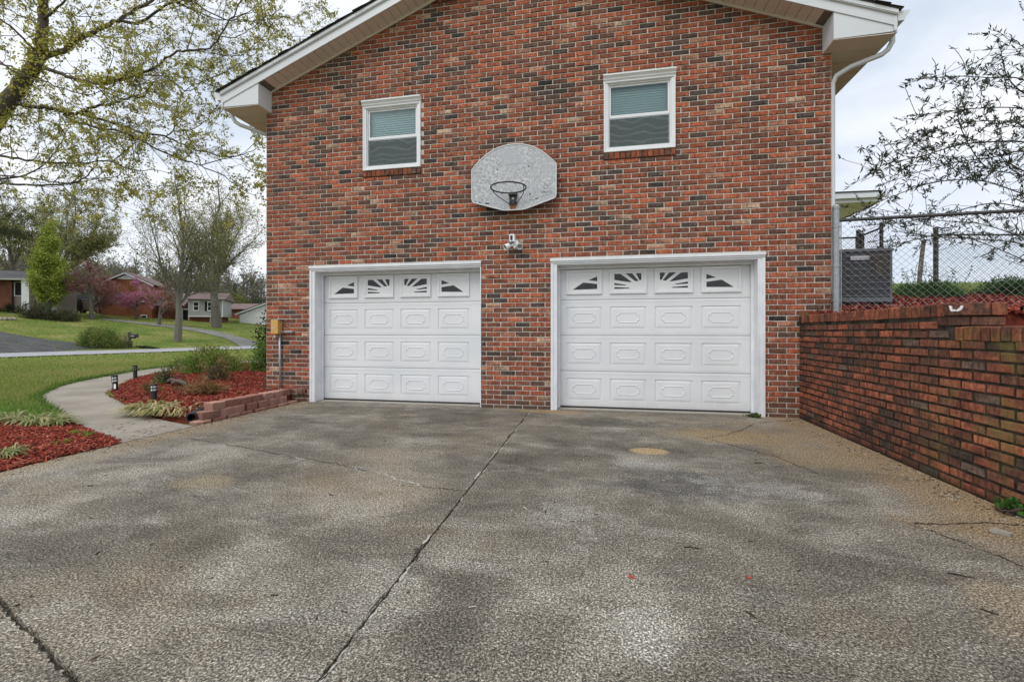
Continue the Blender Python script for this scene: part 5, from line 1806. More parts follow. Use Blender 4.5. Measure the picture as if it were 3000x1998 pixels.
for si, stp in enumerate(STEMS):
    first = Vector(stp[0])
    root_p = Vector((6.3 + rng.gauss(0, .12), .75 + rng.gauss(0, .12), 1.4))
    ctrl = [root_p, root_p.lerp(first, .5) + Vector((.45, .0, .35)), first] + [Vector(q) for q in stp[1:]]
    P_ = []
    for i in range(len(ctrl) - 1):
        p0, p1, p2, p3 = ctrl[max(0, i - 1)], ctrl[i], ctrl[i + 1], ctrl[min(len(ctrl) - 1, i + 2)]
        for k in range(7):
            t_ = k / 7
            P_.append(0.5 * (2 * p1 + (p2 - p0) * t_ + (2 * p0 - 5 * p1 + 4 * p2 - p3) * t_ ** 2 + (3 * p1 - p0 - 3 * p2 + p3) * t_ ** 3))
    P_.append(ctrl[-1])
    n = len(P_)
    for i in range(n - 1):
        r0 = .012 * (1 - i / n) + .0028
        sg.append((P_[i], P_[i + 1], r0, r0 * .96))
        dr = (P_[i + 1] - P_[i]).normalized()
        if i > 9:
            for _ in range(2):
                if rng.random() < .55:
                    d = (dr * .5 + rnd_dir(rng, (0, 0, .15), .75)).normalized()
                    L_ = rng.uniform(.10, .50)
                    p = P_[i] + (P_[i + 1] - P_[i]) * rng.random()
                    k = 6
                    for q in range(k):
                        d = (d + Vector((rng.gauss(-.05, .16), rng.gauss(0, .16), rng.gauss(.01, .15)))).normalized()
                        p2 = p + d * L_ / k
                        sg.append((p, p2, .0032, .0024))
                        p = p2
                        if rng.random() < .34:
                            lv.append((p, d, rng.choice([3, 5, 6])))
                    if rng.random() < .24:
                        heads.append((p, d))
            if rng.random() < .3:
                lv.append((P_[i], dr, 4))
    heads.append((P_[-1], (P_[-1] - P_[-2]).normalized()))
m = MB()
segs_to(m, sg, 4, (.075, .062, .05))
m.build('stems', 'bark', bush)
P, D = [], []
for p, d, k in lv:
    for _ in range(k):
        P.append(p)
        D.append(d * .5 + rnd_dir(rng, (0, 0, .1), .8))
m = MB()
leaves_to(m, P, D, .076 * rs.uniform(.5, 1.25, len(P)), .017, pick_cols(rs, len(P), [(.08, .105, .065), (.11, .13, .085), (.065, .08, .055)], .2), rs)
m.build('leaves', 'leaf', bush)
P, D = [], []
for p, d in heads:
    L_ = rng.uniform(.08, .20)
    for q in range(46):
        f = rng.random()
        P.append(p + d * f * L_ + rnd_dir(rng, (0, 0, 0), 1) * .014 * (1.1 - f))
        D.append(d * .6 + rnd_dir(rng, (0, 0, 0), 1))
m = MB()
leaves_to(m, P, D, .016, .011, (.05, .04, .032), rs)
m.build('seed_heads', 'leaf', bush)

# terrace planting
leaf_mound('low_shrub', 'low dark green spreading shrub right of the air conditioner', 'shrub', (4.60, 1.42, 1.55), .44, .36, .24, 4200, .042, [(.10, .21, .06), (.14, .27, .08), (.07, .14, .045)], 41, wid=.4)
leaf_mound('low_shrub', 'low dark green spreading shrub at the far right edge behind the fence', 'shrub', (5.72, 1.50, 1.55), .42, .38, .30, 4200, .042, [(.09, .19, .055), (.13, .25, .08), (.07, .14, .045)], 42, wid=.4)
rs = np.random.default_rng(8)
m = MB()
n = 16000
P = np.stack([rs.uniform(3.2, 11, n), rs.uniform(1.9, 6.0, n), np.zeros(n)], 1)
P[:n // 3, 0] = rs.uniform(3.6, 6.6, n // 3)
P[:n // 3, 1] = rs.uniform(1.75, 3.2, n // 3)
P[:, 2] = [h_terr(p[0], p[1]) - .01 for p in P]
D = rs.normal(0, .35, (n, 3))
D[:, 2] = 1
leaves_to(m, P, D, rs.uniform(.05, .12, n), .014, pick_cols(rs, n, [(.24, .40, .09), (.32, .43, .13), (.42, .40, .17)], .2), rs)
m.build('terrace_grass', 'blade', kind='stuff')
m = MB()
sg, lv = [], []
rng = random.Random(9)
for i in range(26):
    p = Vector((rng.uniform(4.7, 6.6), rng.uniform(3.0, 4.6), 0))
    p.z = h_terr(p.x, p.y)
    d = rnd_dir(rng, (0, 0, 1), .25)
    for q in range(6):
        p2 = p + d * .07
        sg.append((p, p2, .004, .003))
        d = rnd_dir(rng, d, .2)
        p = p2
        for _ in range(2):
            lv.append((p, rnd_dir(rng, (0, 0, .2), .8)))
segs_to(m, sg, 3, (.07, .06, .04))
leaves_to(m, [q[0] for q in lv], [q[1] for q in lv], .045, .018, (.06, .08, .035), rs)
m.build('tall_weeds', 'leaf', kind='stuff')
# leaning post
lpst = thing('leaning_post', 'leaning weathered wooden post with a wire cage beyond the air conditioner', 'post', (5.70, 3.42, 1.86))
MB().tube([(5.69, 3.42, 1.80), (5.745, 3.44, 2.35), (5.80, 3.46, 2.77)], [.038, .036, .034], 8).build('pole', 'wood_grey', lpst)
m = MB()
for i in range(8):
    a = 2 * math.pi * i / 8
    m.tube([(5.735 + .085 * math.cos(a), 3.42 + .085 * math.sin(a), 2.21), (5.745 + .06 * math.cos(a), 3.43 + .06 * math.sin(a), 2.36)], .003, 4)
for z_, r_ in ((2.21, .085), (2.29, .072), (2.36, .06)):
    m.tube([(5.74 + r_ * math.cos(a), 3.425 + r_ * math.sin(a), z_) for a in [2 * math.pi * i / 12 for i in range(13)]], .003, 4)
m.build('wire_cage', 'galv', lpst)


# ------------------------------------------------------------------ mulch beds
def chips_to(m, P, rs, size=1.0, up=0.35, pal=None):
    n = len(P)
    pal = pal or [(.30, .055, .032), (.22, .038, .024), (.38, .085, .05), (.15, .028, .02), (.42, .15, .10), (.27, .05, .03), (.09, .02, .015)]
    th = rs.uniform(0, 2 * np.pi, n)
    tilt = rs.normal(0, up, n)
    d = np.stack([np.cos(th) * np.cos(tilt), np.sin(th) * np.cos(tilt), np.sin(tilt)], 1)
    u = np.stack([-np.sin(th), np.cos(th), rs.normal(0, .35, n)], 1)
    u /= np.linalg.norm(u, axis=1, keepdims=True)
    nn = np.cross(d, u)
    L = rs.uniform(.012, .042, n)[:, None] * size
    W = rs.uniform(.004, .009, n)[:, None] * size
    T = rs.uniform(.0015, .004, n)[:, None] * size
    q = []
    for a, b, c in ((-1, -1, -1), (1, -.6, -1), (1, .6, -1), (-1, 1, -1), (-1, -.8, 1), (1, -.4, 1), (1, .4, 1), (-1, .8, 1)):
        q.append(P + d * L * a + u * W * b + nn * T * c)
    V = np.stack(q, 1)
    base = np.arange(n)[:, None] * 8
    F = np.concatenate([base + np.array([f]) for f in ((4, 5, 6, 7), (0, 1, 5, 4), (1, 2, 6, 5), (2, 3, 7, 6), (3, 0, 4, 7))])
    C = np.repeat(pick_cols(rs, n, pal, .25), 8, 0)
    m.arr(V.reshape(-1, 3), F, C)


def inside(poly, x_, y_):
    r_ = False
    for (x0, y0), (x1, y1) in zip(poly, poly[1:] + poly[:1]):
        if (y0 > y_) != (y1 > y_) and x_ < (x1 - x0) * (y_ - y0) / (y1 - y0) + x0:
            r_ = not r_
    return r_


def edge_dist(poly, x_, y_):
    b = 1e9
    for (x0, y0), (x1, y1) in zip(poly, poly[1:] + poly[:1]):
        dx, dy = x1 - x0, y1 - y0
        t_ = max(0, min(1, ((x_ - x0) * dx + (y_ - y0) * dy) / (dx * dx + dy * dy + 1e-9)))
        b = min(b, math.hypot(x_ - x0 - t_ * dx, y_ - y0 - t_ * dy))
    return b


def bed(poly, hf, n, seed, grid, dens=None):
    """Mounded soil plus a layer of loose chips."""
    rs = np.random.default_rng(seed)
    x0, x1 = min(p[0] for p in poly), max(p[0] for p in poly)
    y0, y1 = min(p[1] for p in poly), max(p[1] for p in poly)
    nx, ny = int((x1 - x0) / grid) + 2, int((y1 - y0) / grid) + 2
    xs, ys = np.linspace(x0 - grid, x1 + grid, nx + 2), np.linspace(y0 - grid, y1 + grid, ny + 2)
    m = MB()
    m.add(*sheet(list(xs), list(ys), lambda a, b: hf(a, b) if inside(poly, a, b) else -.06))
    m.build('mulch_bed', 'mulch', kind='structure', smooth=True)
    P = []
    k = 0
    while len(P) < n and k < n * 20:
        k += 1
        a, b = rs.uniform(x0, x1), rs.uniform(y0, y1)
        if dens and rs.random() > dens(a, b):
            continue
        if inside(poly, a, b) or (edge_dist(poly, a, b) < .04 and rs.random() < .3):
            P.append((a, b, max(hf(a, b), 0.006) + abs(rs.normal(0, .006)) + .003))
    m = MB()
    chips_to(m, np.array(P), rs)
    m.build('mulch', 'chip', kind='stuff')


BED = [(-4.78, -1.70), (-5.45, -1.58)] + [p for p in inner[2:11]] + [(-11.3, 6.5), (-5.26, 6.5), (-5.26, .02), (-4.80, -.02), (-4.76, -.9)]


def h_bed(x_, y_):
    e = edge_dist(BED, x_, y_) if inside(BED, x_, y_) else 0
    z = .005 + .17 * (1 - math.exp(-e / .55))
    if x_ > -5.4:
        z = max(z, .15 + .03 * max(0, min(1, (y_ + 1.7) / 1.7)) - max(0, -1.25 - y_) * .2)
    return z + .014 * math.sin(x_ * 5.1) * math.cos(y_ * 6.3)


bed(BED, h_bed, 30000, 51, .06, lambda a, b: 1.0 if b < 1.2 else max(.25, 1.2 - .2 * b))
BED2 = [(-4.60, -2.76), (-5.27, -2.47), (-6.19, -2.10), (-6.72, -1.86), (-7.2, -2.15), (-8.6, -2.6), (-9.0, -4.1), (-4.55, -4.12), (-4.56, -3.7), (-4.60, -3.2)]
h_bed2 = lambda x_, y_: .005 + .06 * (1 - math.exp(-(edge_dist(BED2, x_, y_) if inside(BED2, x_, y_) else 0) / .3)) + .008 * math.sin(x_ * 7) * math.cos(y_ * 9)
bed(BED2, h_bed2, 24000, 52, .05, lambda a, b: 1.0 if (a > -7.6) else .3)
BED3 = [(2.62, -.9), (2.62, -2.40), (2.85, -2.40), (2.85, -4.4), (8.5, -4.4), (8.5, 1.9), (4.4, 2.0), (2.82, 1.7), (2.82, -.2)]
rs = np.random.default_rng(53)
m = MB()
m.add(*sheet([2.485, 2.72, 2.8, 3.2, 3.7, 4.3, 5, 6, 7, 8.5], [-4.59, -3.5, -2.52, -2.40, -1.5, -.6, -.2, 0, .25, .5, .9, 1.3, 1.75], lambda a, b: h_terr(a, b) + .012))
m.build('mulch_bed', 'mulch', kind='structure')
P = []
while len(P) < 17000:
    a, b = rs.uniform(2.60, 6.5), rs.uniform(-3.4, 2.1)
    if b > 1.75 - .12 * math.sin(a * 4) and rs.random() > .1:
        continue
    if 2.9 < a < 3.8 and .36 < b < 1.32:
        continue
    P.append((a, b, h_terr(a, b) + .016 + abs(rs.normal(0, .012))))
m = MB()
chips_to(m, np.array(P), rs, 1.5, .5)
m.build('mulch', 'chip', kind='stuff')

# ------------------------------------------------------------------ edging wall of split blocks
ew = thing('edging_wall', 'two courses of reddish split concrete blocks edging the mulch bed', 'edging wall', (-4.66, -.95, 0))
rng = random.Random(61)
BX = -4.60
BPAL = [(.30, .16, .125), (.26, .125, .095), (.36, .20, .16), (.22, .115, .092), (.32, .185, .14)]


def block(yc, L, z0, z1, xo, rot=0.0, lab=None):
    m = MB()
    col = rng.choice(BPAL)
    nf = 4
    w0, dep = L / 2 - .0065, .16
    # split face towards +X, uneven; the sides taper to the back
    fr = [(rng.uniform(-.013, .013), -w0 + 2 * w0 * i / nf) for i in range(nf + 1)]
    ol = [(-dep, w0 * .72), (-dep, -w0 * .72)] + [(f[0] - (.022 if i in (0, nf) else 0), f[1]) for i, f in enumerate(fr)]
    n = len(ol)
    mt = Matrix.Translation((BX + xo, yc, 0)) @ Matrix.Rotation(rot, 4, 'Z')
    ins = [(p[0] * .97 - .002, p[1] * .96) for p in ol]
    vs = [tuple(mt @ Vector((p[0], p[1], z0))) for p in ol] + [tuple(mt @ Vector((p[0], p[1], z1 - .006))) for p in ol] + [tuple(mt @ Vector((p[0], p[1], z1 + rng.uniform(-.001, .001)))) for p in ins]
    fs = [tuple(range(n))[::-1], tuple(range(2 * n, 3 * n))]
    for b0_ in (0, n):
        fs += [(b0_ + i, b0_ + (i + 1) % n, b0_ + n + (i + 1) % n, b0_ + n + i) for i in range(n)]
    m.add(vs, fs, [tuple(x_ * .85 for x_ in col)] * n + [col] * n + [tuple(min(1, x_ * 1.4) for x_ in col)] * n)  # lit look put into the colour: tops lighter, foot darker
    m.build('block', 'block', ew)


for i in range(8):
    block(-1.76 + i * .222, .222, -.02, .032, .015 + rng.uniform(-.006, .006))
ys_ = [-1.76, -1.515, -1.30, -1.085, -.875, -.665, -.46, -.27]
for i, (a, b) in enumerate(zip(ys_, ys_[1:])):
    block((a + b) / 2, b - a, .033, .124, -.02 + rng.uniform(-.010, .010), rng.uniform(-.04, .04))
ys_ = [-1.62, -1.375, -1.155, -.945, -.73, -.52, -.33, -.17]
for i, (a, b) in enumerate(zip(ys_, ys_[1:])):
    block((a + b) / 2, b - a, .125, .213, -.05 + rng.uniform(-.014, .014), rng.uniform(-.07, .07))
block(-.055, .10, .128, .205, .06, -.5)

# corrugated drain pipe
dp = thing('drain_pipe', 'black corrugated drain pipe mouth beside the edging blocks', 'drain pipe', (-4.79, -1.82, .06))
ax = Vector((.52, -.85, -.02)).normalized()
o_ = Vector((-4.80, -1.74, .062))
prof = []
for i in range(14):
    h_ = -.55 + i * .042
    prof += [(.056, h_), (.062, h_ + .010), (.062, h_ + .024), (.056, h_ + .032)]
m = MB()
m.lathe(prof + [(.060, .040), (.049, .042), (.047, -.02), (.046, -.35), (.01, -.36)], tuple(o_), tuple(ax), 18)
m.build('pipe', 'black', dp, smooth=True)
m = MB()
for i in range(5):
    m.blob(tuple(o_ + ax * rng.uniform(-.1, .0) + Vector((rng.uniform(-.02, .02), 0, -.03))), .012, .010, .005, rng, .2)
m.build('leaf_debris', 'wood_brown', dp)
# splash cone by the corner
MB().lathe([(.055, 0), (.05, .03), (.028, .15), (.012, .25), (.008, .27)], (-5.30, .10, .17), (.04, 0, 1), 10).build('downspout_boot', 'black', origin=(-5.3, .1, .17), label='black tapered downspout boot standing in mulch at the house corner', category='drain')

# ------------------------------------------------------------------ path lights
def path_light(x_, y_, z0, top, lean, label, clean):
    r_ = thing('path_light', label, 'path light', (x_, y_, z0), 'solar path lights along the walk')
    ax = Vector(lean).normalized()
    o = Vector((x_, y_, z0 - .02))
    H = top - z0 + .02
    MB().lathe([(.038, 0), (.039, H * .62), (.045, H * .63), (.045, H * .66)], tuple(o), tuple(ax), 14).build('post', 'black', r_)
    p = o + ax * H * .66
    MB().lathe([(.038, 0), (.038, H * .235)], tuple(p), tuple(ax), 14).build('lens', 'lens' if not clean else 'plastic_w', r_)
    m = MB()
    for a in (H * .115,):
        m.lathe([(.0435, a - .009), (.0435, a + .009)], tuple(p), tuple(ax), 14)
    q = Vector((0, 0, 1)).rotation_difference(ax)
    for i in range(6):
        t_ = 2 * math.pi * i / 6
        b = p + q @ Vector((.041 * math.cos(t_), .041 * math.sin(t_), 0))
        m.tube([b, b + ax * H * .235], .004, 5)
    m.build('cage', 'black', r_)
    MB().lathe([(.046, 0), (.048, H * .05), (.043, H * .085), (.038, H * .09)], tuple(p + ax * H * .235), tuple(ax), 14).build('cap', 'black', r_)
    return r_


path_light(-8.39, .17, .0, .325, (-.10, 0, 1), 'leaning path light with a white tag at the left tip of the mulch bed', True)
path_light(-10.39, 2.14, .0, .335, (-.04, 0, 1), 'upright path light at the far bed edge, second along the walk', False)
path_light(-11.34, 4.07, .03, .345, (-.06, 0, 1), 'farthest path light just left of the leafy green shrub', False)
pl4 = path_light(-6.52, -.74, .03, .315, (-.02, 0, 1), 'nearest path light standing behind the pale grass clump', True)
MB().box(-8.375, -8.33, .120, .1215, .09, .17).build('tag_sticker', 'plastic_w', bpy.data.objects['path_light'])

# ------------------------------------------------------------------ plants in the beds
def strap_clump(name, label, cat, c, rx, ry, n, L, W, pal, seed, up=.55, hf=None, group=None):
    """Tuft of arching strap leaves: three quads a blade."""
    rs = np.random.default_rng(seed)
    a = rs.uniform(0, 2 * np.pi, n)
    r_ = np.sqrt(rs.uniform(0, 1, n))
    P = np.stack([np.cos(a) * r_ * rx, np.sin(a) * r_ * ry, np.zeros(n)], 1) * .75
    out = np.stack([np.cos(a) + rs.normal(0, .7, n), np.sin(a) + rs.normal(0, .7, n), np.zeros(n)], 1)
    out /= np.linalg.norm(out, axis=1, keepdims=True)
    side = np.stack([-out[:, 1], out[:, 0], np.zeros(n)], 1)
    Ls = (L * rs.uniform(.6, 1.25, n))[:, None]
    u0 = np.abs(rs.normal(up, .25, n))[:, None]
    w = W * .5
    rows = []
    for k, (f, ww) in enumerate(((0, .7), (.35, 1.0), (.7, .85), (1.0, .1))):
        z = u0 * (f - .95 * f * f) * 1.5
        p = P + out * Ls * f * (.75 + .25 * f) + np.concatenate([np.zeros((n, 2)), z * Ls], 1)
        rows += [p + side * w * ww, p - side * w * ww]
    V = np.stack(rows, 1) + np.array(c)
    if hf is not None:
        V[..., 2] = np.maximum(V[..., 2], c[2] - .02)
    base = np.arange(n)[:, None] * 8
    F = np.concatenate([base + np.array([[2 * k, 2 * k + 1, 2 * k + 3, 2 * k + 2]]) for k in range(3)])
    C = np.repeat(pick_cols(rs, n, pal, .2), 8, 0)
    root = thing(name, label, cat, c, group)
    m = MB()
    m.arr(V.reshape(-1, 3), F, C)
    m.build('leaves', 'blade', root)
    return root


PALE = [(.58, .50, .28), (.48, .43, .20), (.62, .56, .36), (.34, .36, .14), (.52, .40, .19), (.24, .28, .09)]
GRN = [(.25, .32, .11), (.38, .42, .20), (.15, .22, .07), (.48, .45, .22), (.32, .36, .15), (.50, .43, .22)]
strap_clump('grass_clump', 'pale variegated strap leaf clump spilling over the path by the drain pipe', 'grass clump', (-5.52, -1.42, .05), .66, .24, 620, .27, .020, PALE, 71, .62, True)
strap_clump('grass_clump', 'green variegated clump along the lawn edge of the near mulch bed', 'grass clump', (-6.45, -2.30, .05), .72, .16, 430, .22, .018, GRN, 72, .62, True)
strap_clump('grass_clump', 'small green clump at the left picture edge in the near mulch bed', 'grass clump', (-4.98, -3.42, .04), .16, .16, 110, .16, .012, GRN, 73, .7, True)
for i, (x_, y_, lb) in enumerate(((-4.90, -3.02, 'bright green seedling in the near mulch bed close to the driveway'), (-5.02, -2.72, 'tiny tuft of grass in the middle of the near mulch bed'), (-5.26, -2.68, 'tiny dull green tuft left of the middle of the near mulch bed'))):
    strap_clump('seedling', lb, 'seedling', (x_, y_, .05), .04, .04, 12, .07, .012, [(.25, .32, .05), (.18, .25, .05)], 80 + i, 1.1)

AZ = [(.24, .38, .08), (.32, .42, .10), (.17, .27, .06), (.38, .40, .13), (.28, .22, .09)]
leaf_mound('azalea_bush', 'bushy green azalea with reddish leaf tips at the back of the mulch bed', 'shrub', (-8.9, 2.7, .16), .74, .6, .56, 8500, .058, AZ, 91, stems=60, wid=.42, shell=.35)
leaf_mound('azalea_bush', 'sparse low azalea with bronze leaves in front of the bushy green one', 'shrub', (-7.05, .95, .17), .42, .3, .34, 900, .05, [(.26, .23, .09), (.32, .20, .11), (.20, .25, .08)], 92, stems=46, wid=.42, shell=.3)
leaf_mound('azalea_bush', 'thin twiggy shrub beside weathered wood behind the nearest path light', 'shrub', (-7.75, .55, .15), .36, .26, .33, 420, .05, [(.18, .25, .08), (.28, .22, .10)], 93, stems=34, wid=.42, shell=.4)
leaf_mound('dry_weed', 'low dry reddish brown weeds in the middle of the mulch bed', 'weed', (-5.95, -.42, .16), .52, .34, .20, 600, .055, [(.26, .13, .05), (.20, .13, .05), (.16, .14, .05), (.30, .19, .09)], 94, stems=60, wid=.25, shell=.3, stemcol=(.28, .15, .08))
leaf_mound('dry_weed', 'small yellowish weeds just right of the leaning path light', 'weed', (-7.15, -.25, .12), .26, .18, .12, 240, .05, [(.26, .17, .05), (.20, .17, .05)], 95, stems=24, wid=.25, shell=.3, stemcol=(.25, .15, .08))
leaf_mound('tall_shrub', 'tall dark glossy evergreen shrub against the house corner', 'shrub', (-8.25, 4.1, .15), .55, .5, 1.62, 5200, .085, [(.035, .065, .026), (.055, .09, .035), (.028, .045, .022), (.10, .14, .05)], 96, stems=60, wid=.42, shell=.3)
leaf_mound('leafy_shrub', 'light green leafy shrub below the dark evergreen at the house corner', 'shrub', (-7.55, 2.95, .17), .50, .45, .82, 3600, .06, [(.18, .31, .07), (.26, .38, .10), (.14, .23, .05)], 97, stems=50, wid=.5, shell=.3)
rng = random.Random(15)
m = MB()
for i in range(3):
    p = Vector((-7.95 + i * .28, .62 - i * .14, .18))
    m.tube([p, p + Vector((.12, -.02, .05)), p + Vector((.30, -.05, .02)), p + Vector((.46, -.12, -.02))], [.03, .035, .03, .012], 7, (.14, .11, .09))
m.build('driftwood', 'bark', origin=(-7.9, .6, .2), label='weathered grey branch lying on the mulch behind the nearest path light', category='branch')

# ------------------------------------------------------------------ grass on the front lawn
def lawn_ok(a, b):
    return not inside(do + di[::-1], a, b) and not inside(BED, a, b) and not inside(BED2, a, b)


rs = np.random.default_rng(101)
P = []
W_POLY = do[20:] + [(-40, 9), (-40, -8), (-9, -4.4), (-8.6, -2.6), (-7.2, -2.15)]
while len(P) < 52000:
    t_ = rs.uniform(3.2, 17) if rs.random() < .62 else rs.uniform(3.2, 9.0)
    u_ = rs.uniform(-1.22, -.45)
    c_, s_ = math.cos(R(11.35)), math.sin(R(11.35))
    a, b = (-s_ + u_ * c_) * t_, -6.33 + (c_ + u_ * s_) * t_
    if a > -6.6 or not lawn_ok(a, b):
        continue
    if b > outer[-1][1] or (a > -12.9 and b > 4.6):
        continue
    P.append((a, b, -.03, t_))
P = np.array(P)
n = len(P)
D = rs.normal(0, .42, (n, 3))
D[:, 2] = 1
m = MB()
cc = pick_cols(rs, n, [(.22, .35, .065), (.29, .38, .085), (.38, .41, .12), (.48, .43, .19), (.18, .29, .06)], .2)
dry = np.clip(np.sin(P[:, 0] * .7 + 1.3) * np.cos(P[:, 1] * .9) + rs.normal(0, .5, n), 0, 1)[:, None] * np.clip((P[:, 3] - 6) / 4, 0, 1)[:, None]
cc = cc * (1 - .6 * dry) + np.array([.55, .48, .22]) * .6 * dry
near = np.clip(1 - (P[:, 3] - 5.4) / 2.2, 0, 1)[:, None]
cc = cc * (1 - .7 * near) + cc * np.array([.62, .95, .7]) * .7 * near
leaves_to(m, P[:, :3], D, rs.uniform(.05, .115, n) * (1 + .3 * near[:, 0]), .007 + P[:, 3] * .0009, cc, rs)
# rough edge hanging over the walk
k = 0
E_ = []
while len(E_) < 2600:
    i = rs.integers(18, len(do) - 8)
    q = Vector((*do[i], 0)).lerp(Vector((*do[i + 1], 0)), rs.random())
    E_.append((q.x + rs.normal(-.03, .03), q.y + rs.normal(-.0, .03), -.02))
E_ = np.array(E_)
D = rs.normal(0, .5, (len(E_), 3))
D[:, 2] = .8
D[:, 0] += .5
leaves_to(m, E_, D, rs.uniform(.06, .14, len(E_)), .011, pick_cols(rs, len(E_), [(.10, .22, .035), (.15, .27, .05), (.19, .26, .07)], .2), rs)
m.build('grass', 'blade', kind='stuff')
# blades on the far lawns: bigger tufts, thinner on the ground
P = []
while len(P) < 26000:
    a, b = rs.uniform(-56, -14), rs.uniform(-4, 44)
    q = (a + 30.2) * -.967 + (b - 9.7) * .253
    if -5.5 < q < .1 or q > 26 or not in_frame((a, b, h_ground(a, b))):
        continue
    if q < -5.3 and not lawn_ok(a, b):
        continue
    P.append((a, b, h_ground(a, b)))
P = np.array(P)
n = len(P)
D = rs.normal(0, .4, (n, 3))
D[:, 2] = 1
m = MB()
leaves_to(m, P, D, rs.uniform(.05, .11, n), .05, pick_cols(rs, n, [(.22, .34, .07), (.30, .37, .09), (.42, .38, .16)], .2), rs)
m.build('far_grass', 'blade', kind='stuff')

# weeds and litter on the concrete
leaf_mound('weed', 'small green weed at the foot of the right garage door frame', 'weed', (1.86, -.05, .0), .10, .07, .05, 90, .035, [(.07, .13, .03), (.10, .17, .04)], 111, stems=8, wid=.6)
leaf_mound('weed', 'green weed at the foot of the retaining wall by the right picture edge', 'weed', (2.36, -3.10, .0), .07, .10, .07, 80, .04, [(.06, .15, .03), (.10, .20, .04)], 112, stems=8, wid=.8)
rng = random.Random(17)


def chip(name, label, cat, x_, y_, L, W, T, th, m_, col=(1, 1, 1), group=None):
    m = MB()
    pts = [(-L / 2, -W * .3), (-L * .2, -W / 2), (L * .3, -W * .4), (L / 2, W * .05), (L * .2, W / 2), (-L * .35, W * .42)]
    mt = Matrix.Translation((x_, y_, T / 2 + .001)) @ Matrix.Rotation(th, 4, 'Z') @ Matrix.Rotation(.07, 4, 'Y')
    m.prism(pts, 'z', -T / 2, T / 2, col, mt)
    m.build(name, m_, origin=(x_, y_, 0), label=label, category=cat, group=group)


chip('wood_chip', 'red wood chip on the open concrete, left of the other red chip', 'wood chip', .12, -4.26, .032, .011, .005, -.6, 'chip', (.42, .08, .06))
chip('wood_chip', 'red wood chip on the open concrete, right of the other red chip', 'wood chip', .624, -4.166, .026, .013, .005, .2, 'chip', (.42, .08, .06))
chip('flat_stone', 'flat tan stone on the concrete near the retaining wall at the right edge', 'stone', 2.08, -3.42, .095, .055, .014, -.4, 'concrete_pale')
for i, (x_, y_, r_, lb) in enumerate(((1.386, -3.66, .014, 'white pebble on the concrete left of the flat tan stone'), (1.72, -3.44, .010, 'small pale pebble just above the white pebble near the stone'), (2.19, -2.5, .012, 'pale pebble at the wall foot midway along the retaining wall'), (-.836, -4.503, .011, 'white pebble beside the long driveway joint'), (1.87, -1.95, .011, 'cream pebble in the tan strip along the retaining wall'), (2.25, -2.86, .015, 'two toned pale pebble near the wall foot by the weed'))):
    m = MB()
    m.blob((x_, y_, r_ * .4), r_, r_ * .75, r_ * .5, rng, .15)
    m.build('pebble', 'concrete_pale', origin=(x_, y_, 0), label=lb, category='pebble', group='pebbles on the concrete')
for x_, y_, L, th, lb in ((.433, -3.921, .085, .05, 'dark straight twig lying in the middle of the right slab'), (1.544, -3.963, .085, -.35, 'brown twig on the concrete below the flat tan stone'), (.55, -4.45, .05, -1.0, 'short brown twig below the right red chip'), (-.30, -5.02, .09, .55, 'forked dark twig on the concrete at the lower middle'), (1.25, -2.25, .07, .1, 'dark twig on the tan patch before the right garage door'), (1.45, -4.25, .05, -.7, 'tiny brown stick near the lower right tan patch'), (-.62, -5.15, .05, .2, 'tiny dark stick just left of the forked twig')):
    m = MB()
    d = Vector((math.cos(th), math.sin(th), 0))
    nrm = Vector((-d.y, d.x, 0))
    p = Vector((x_, y_, .004))
    m.tube([p - d * L / 2, p - d * L * .1 + nrm * L * .05, p + d * L * .2 - nrm * .02 * L, p + d * L / 2 + nrm * .06 * L], [.0028, .003, .0026, .0012], 5, (.05, .035, .025))
    if 'forked' in lb:
        m.tube([p, p + d * L * .25 + nrm * L * .2], [.002, .001], 4, (.05, .035, .025))
    m.build('twig', 'bark', origin=(x_, y_, 0), label=lb, category='twig', group='twigs on the concrete')
# fallen bark and leaf crumbs, too many to count
rs = np.random.default_rng(121)
P = np.stack([rs.uniform(-4.5, 2.35, 420), rs.uniform(-5.6, -.1, 420), np.full(420, .0035)], 1)
P2 = np.stack([rs.uniform(-5.6, -4.6, 160), rs.uniform(-2.9, -1.6, 160), np.full(160, .009)], 1)
P2 = P2[[inside(do + di[::-1], p[0], p[1]) for p in P2]]
P3 = np.stack([rs.uniform(2.15, 2.39, 260), rs.uniform(-4, -.1, 260), np.full(260, .0035)], 1)
P4 = np.stack([rs.uniform(-4.6, -4.35, 200), rs.uniform(-4, -.1, 200), np.full(200, .0035)], 1)
m = MB()
chips_to(m, np.concatenate([P, P2, P3, P4]), rs, .42, .15, [(.05, .035, .025), (.09, .06, .04), (.28, .24, .18), (.45, .42, .37), (.12, .08, .05)])
m.build('litter_crumbs', 'chip', kind='stuff')

# ------------------------------------------------------------------ across the road
def rot_local(o, yaw):
    return Matrix.Translation(o) @ Matrix.Rotation(yaw, 4, 'Z')


def at(px, t_):                                  # ground point of a bearing (tangent right of the view axis) at a depth
    c_, s_ = math.cos(R(11.35)), math.sin(R(11.35))
    return (-s_ + px * c_) * t_, -6.33 + (c_ + px * s_) * t_


YAW = R(11.35)

